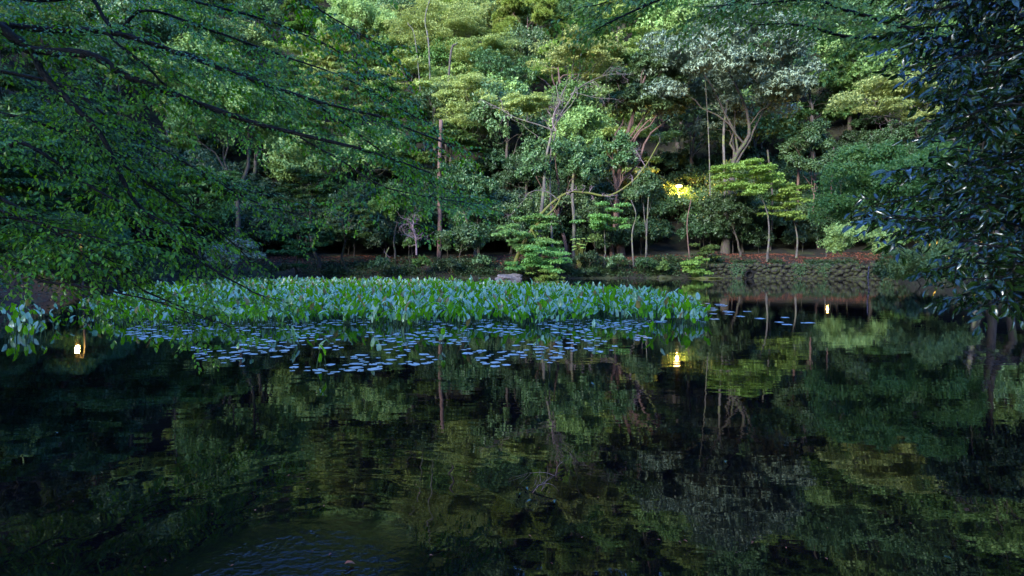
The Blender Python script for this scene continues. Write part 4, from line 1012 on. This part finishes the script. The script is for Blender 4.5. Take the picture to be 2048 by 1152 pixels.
# boughs reaching in at the top right (farther, fresh green)
root = thing('overhanging_tree', 'fresh green leafy boughs reaching in from the top right above the pond', 'tree', (14.5, 9.5, gz1(14.5, 9.5)))
S = Spray(52); rl = S.r; loc = np.array(root.location)
tr_ = catmull(np.array([[14.5, 9.5, loc[2] - .3], [14, 9.6, 3], [12.5, 9.8, 6], [10.4, 10, 7.6]]), 6)
mb = MB(); mb.tube(tr_ - loc, np.linspace(.28, .12, len(tr_)), 12); mb.build('trunk', M['bark_front'], root)
for bi, (pts, r0, r1, s0) in enumerate([
    ([(2200, -60, 10), (1990, 60, 10), (1900, 75, 10), (1790, 74, 10), (1700, 74, 10), (1640, 60, 10), (1580, 48, 10), (1500, 50, 10)], .06, .008, 3.2),
    ([(2100, 110, 10), (1900, 80, 10), (1780, 45, 10), (1690, 20, 10), (1630, 0, 10), (1540, 5, 10), (1440, 20, 10)], .05, .008, 3.4),
    ([(2200, -200, 10), (1700, -120, 10), (1480, -60, 10), (1340, -10, 10), (1250, 30, 10), (1190, 60, 10)], .06, .006, 4.0),
    ([(1700, -120, 10), (1560, -60, 10), (1480, 0, 10), (1420, 15, 10)], .03, .006, .6),
    ([(1400, -60, 10), (1280, -30, 10), (1210, 5, 10), (1160, 15, 10)], .02, .005, .4)]):
    p = catmull(np.array([P(*a) for a in pts]), 5)
    if pts[0][0] > 2050: p = np.vstack([tr_[-1], p])
    mb = MB(); nn_ = len(p); mb.tube(p - loc, np.linspace(r0, r1, nn_), 8); mb.build('bough', M['bark_front'], root)
    seg = np.linalg.norm(np.diff(p, axis=0), axis=1); cum = np.concatenate([[0], np.cumsum(seg)]); tot = cum[-1]; s_ = s0
    while s_ < tot:
        i = min(max(int(np.searchsorted(cum, s_) - 1), 0), nn_ - 2); p0 = p[i] + (p[i + 1] - p[i]) * ((s_ - cum[i]) / max(seg[i], 1e-6))
        tn = unit(p[i + 1] - p[i]); up = unit(np.array([0, -.3, 1.]) + rl.normal(0, .3, 3)); side = unit(np.cross(up, tn)) * (1 if rl.uniform() < .5 else -1)
        S.branch(p0, unit(tn * rl.uniform(.5, 1.1) + side * rl.uniform(.5, 1.1) + np.array([0, 0, rl.uniform(-.4, .3)])), rl.uniform(.4, .95), up, .095, .055, .006)
        s_ += rl.uniform(.08, .14)
S.finish(root, M['fresh'], M['bark_front'], .6, 120)

# waxy-leaved tree close at the right
root = thing('waxy_leaved_tree', 'near evergreen with big waxy leaves glinting blue along the right edge', 'tree', (6.2, 4.2, gz1(6.2, 4.2)))
S = Spray(53); S.jit = 1.1; rl = S.r; loc = np.array(root.location)
tr_ = catmull(np.array([[6.2, 4.2, loc[2] - .3], [6.0, 4.3, 1.6], [5.7, 4.3, 3.0], [5.3, 4.4, 4.4]]), 6)
mb = MB(); mb.tube(tr_ - loc, np.linspace(.17, .08, len(tr_)), 12); mb.build('trunk', M['bark_front'], root)
WB = []
for k in range(112):
    py = rl.uniform(-90, 610) if k < 90 else rl.uniform(-420, -90); xe = np.interp(py, [-100, 0, 100, 220, 330, 420, 500, 600, 700], [1770, 1800, 1790, 1920, 1820, 1740, 1820, 1930, 1960]) + rl.uniform(0, 1) ** 1.4 * 250
    Dk = rl.uniform(3.6, 5.0)
    WB.append(([(2300, py - rl.uniform(-90, 120), Dk + .2), (2160, py - rl.uniform(-40, 60), Dk + .1), ((2130 + xe) / 2, py - rl.uniform(-20, 40), Dk), (xe, py, Dk - .1)], rl.uniform(.008, .022), .003))
for pts, r0, r1 in WB:
    p = catmull(np.array([P(*a) for a in pts]), 5)
    st_ = tr_[int(np.argmin(np.abs(tr_[:, 2] - p[0][2])))]; p = np.vstack([st_, p])
    mb = MB(); nn_ = len(p); mb.tube(p - loc + rl.normal(0, .004, p.shape), np.linspace(r0, r1, nn_), 6); mb.build('bough', M['bark_front'], root)
    seg = np.linalg.norm(np.diff(p, axis=0), axis=1); cum = np.concatenate([[0], np.cumsum(seg)]); tot = cum[-1]; s_ = tot * .35
    while s_ < tot:
        i = min(max(int(np.searchsorted(cum, s_) - 1), 0), nn_ - 2); p0 = p[i] + (p[i + 1] - p[i]) * ((s_ - cum[i]) / max(seg[i], 1e-6))
        tn = unit(p[i + 1] - p[i]); up = unit(np.array([0, -.2, 1.]) + rl.normal(0, .4, 3)); side = unit(np.cross(up, tn)) * (1 if rl.uniform() < .5 else -1)
        S.twig(p0, unit(tn * .8 + side * rl.uniform(.2, 1.0) + rl.normal(0, .35, 3)), rl.uniform(.16, .34), up, .088, .036, .004, .4)
        s_ += rl.uniform(.06, .12)
    S.twig(p[-1], unit(p[-1] - p[-3]), .22, np.array([0, -.3, 1.]), .088, .035, .003)
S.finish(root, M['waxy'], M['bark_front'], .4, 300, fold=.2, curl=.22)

# ------------------------------------------------------------------ small things in the near water
bough('dark forked twig sticking out of the near water', 'bark_front', [(1115, 1022, 3.9), (1075, 1008, 3.9), (1062, 985, 3.9), (1120, 945, 4.0)], 3.9, .008, .003, 81, 5, .3)
bough('short hooked black twig poking out of the near water left of centre', 'bark_front', [(690, 1085, 3.4), (702, 1070, 3.45), (695, 1055, 3.5)], 3.4, .006, .003, 82, 0 + 1, .05)
r = np.random.default_rng(9)
def floatleaf(label, px, py, L, mat, rz, cat='leaf'):
    Dp = 1820 / (py - 525); mb = MB(); mb.leaves(np.zeros((1, 3)), np.array([[1., 0, .12]]), np.array([[0, 0, 1.]]), L, L * .5, .25, .25, .8, hi=True)
    o = mb.build('floating_leaf', mat); o.location = ((px - 1024) / F * Dp, Dp, .012); o.rotation_euler = (0, 0, rz); return tag(o, label, cat)
floatleaf('orange-brown fallen leaf floating at the bottom edge of the picture', 680, 1146, .06, M['litter'], .2)
for px, py, lb in ((1050, 985, 'bluish leaf caught on the forked twig'), (1040, 1000, 'second bluish leaf lying left of the forked twig'), (1065, 1012, 'small bluish leaf below the forked twig'), (1110, 1010, 'bluish leaf at the right end of the forked twig'),
                   (1458, 929, 'small pale leaf afloat alone right of centre'), (1905, 1130, 'small pale leaf afloat near the bottom right corner'), (105, 870, 'small pale curled leaf afloat at the far left'), (1180, 770, 'tiny pale leaf afloat in front of the pads, right of centre')):
    floatleaf(lb, px, py, .045 if py > 800 else .08, M['waxy'], r.uniform(0, 6))
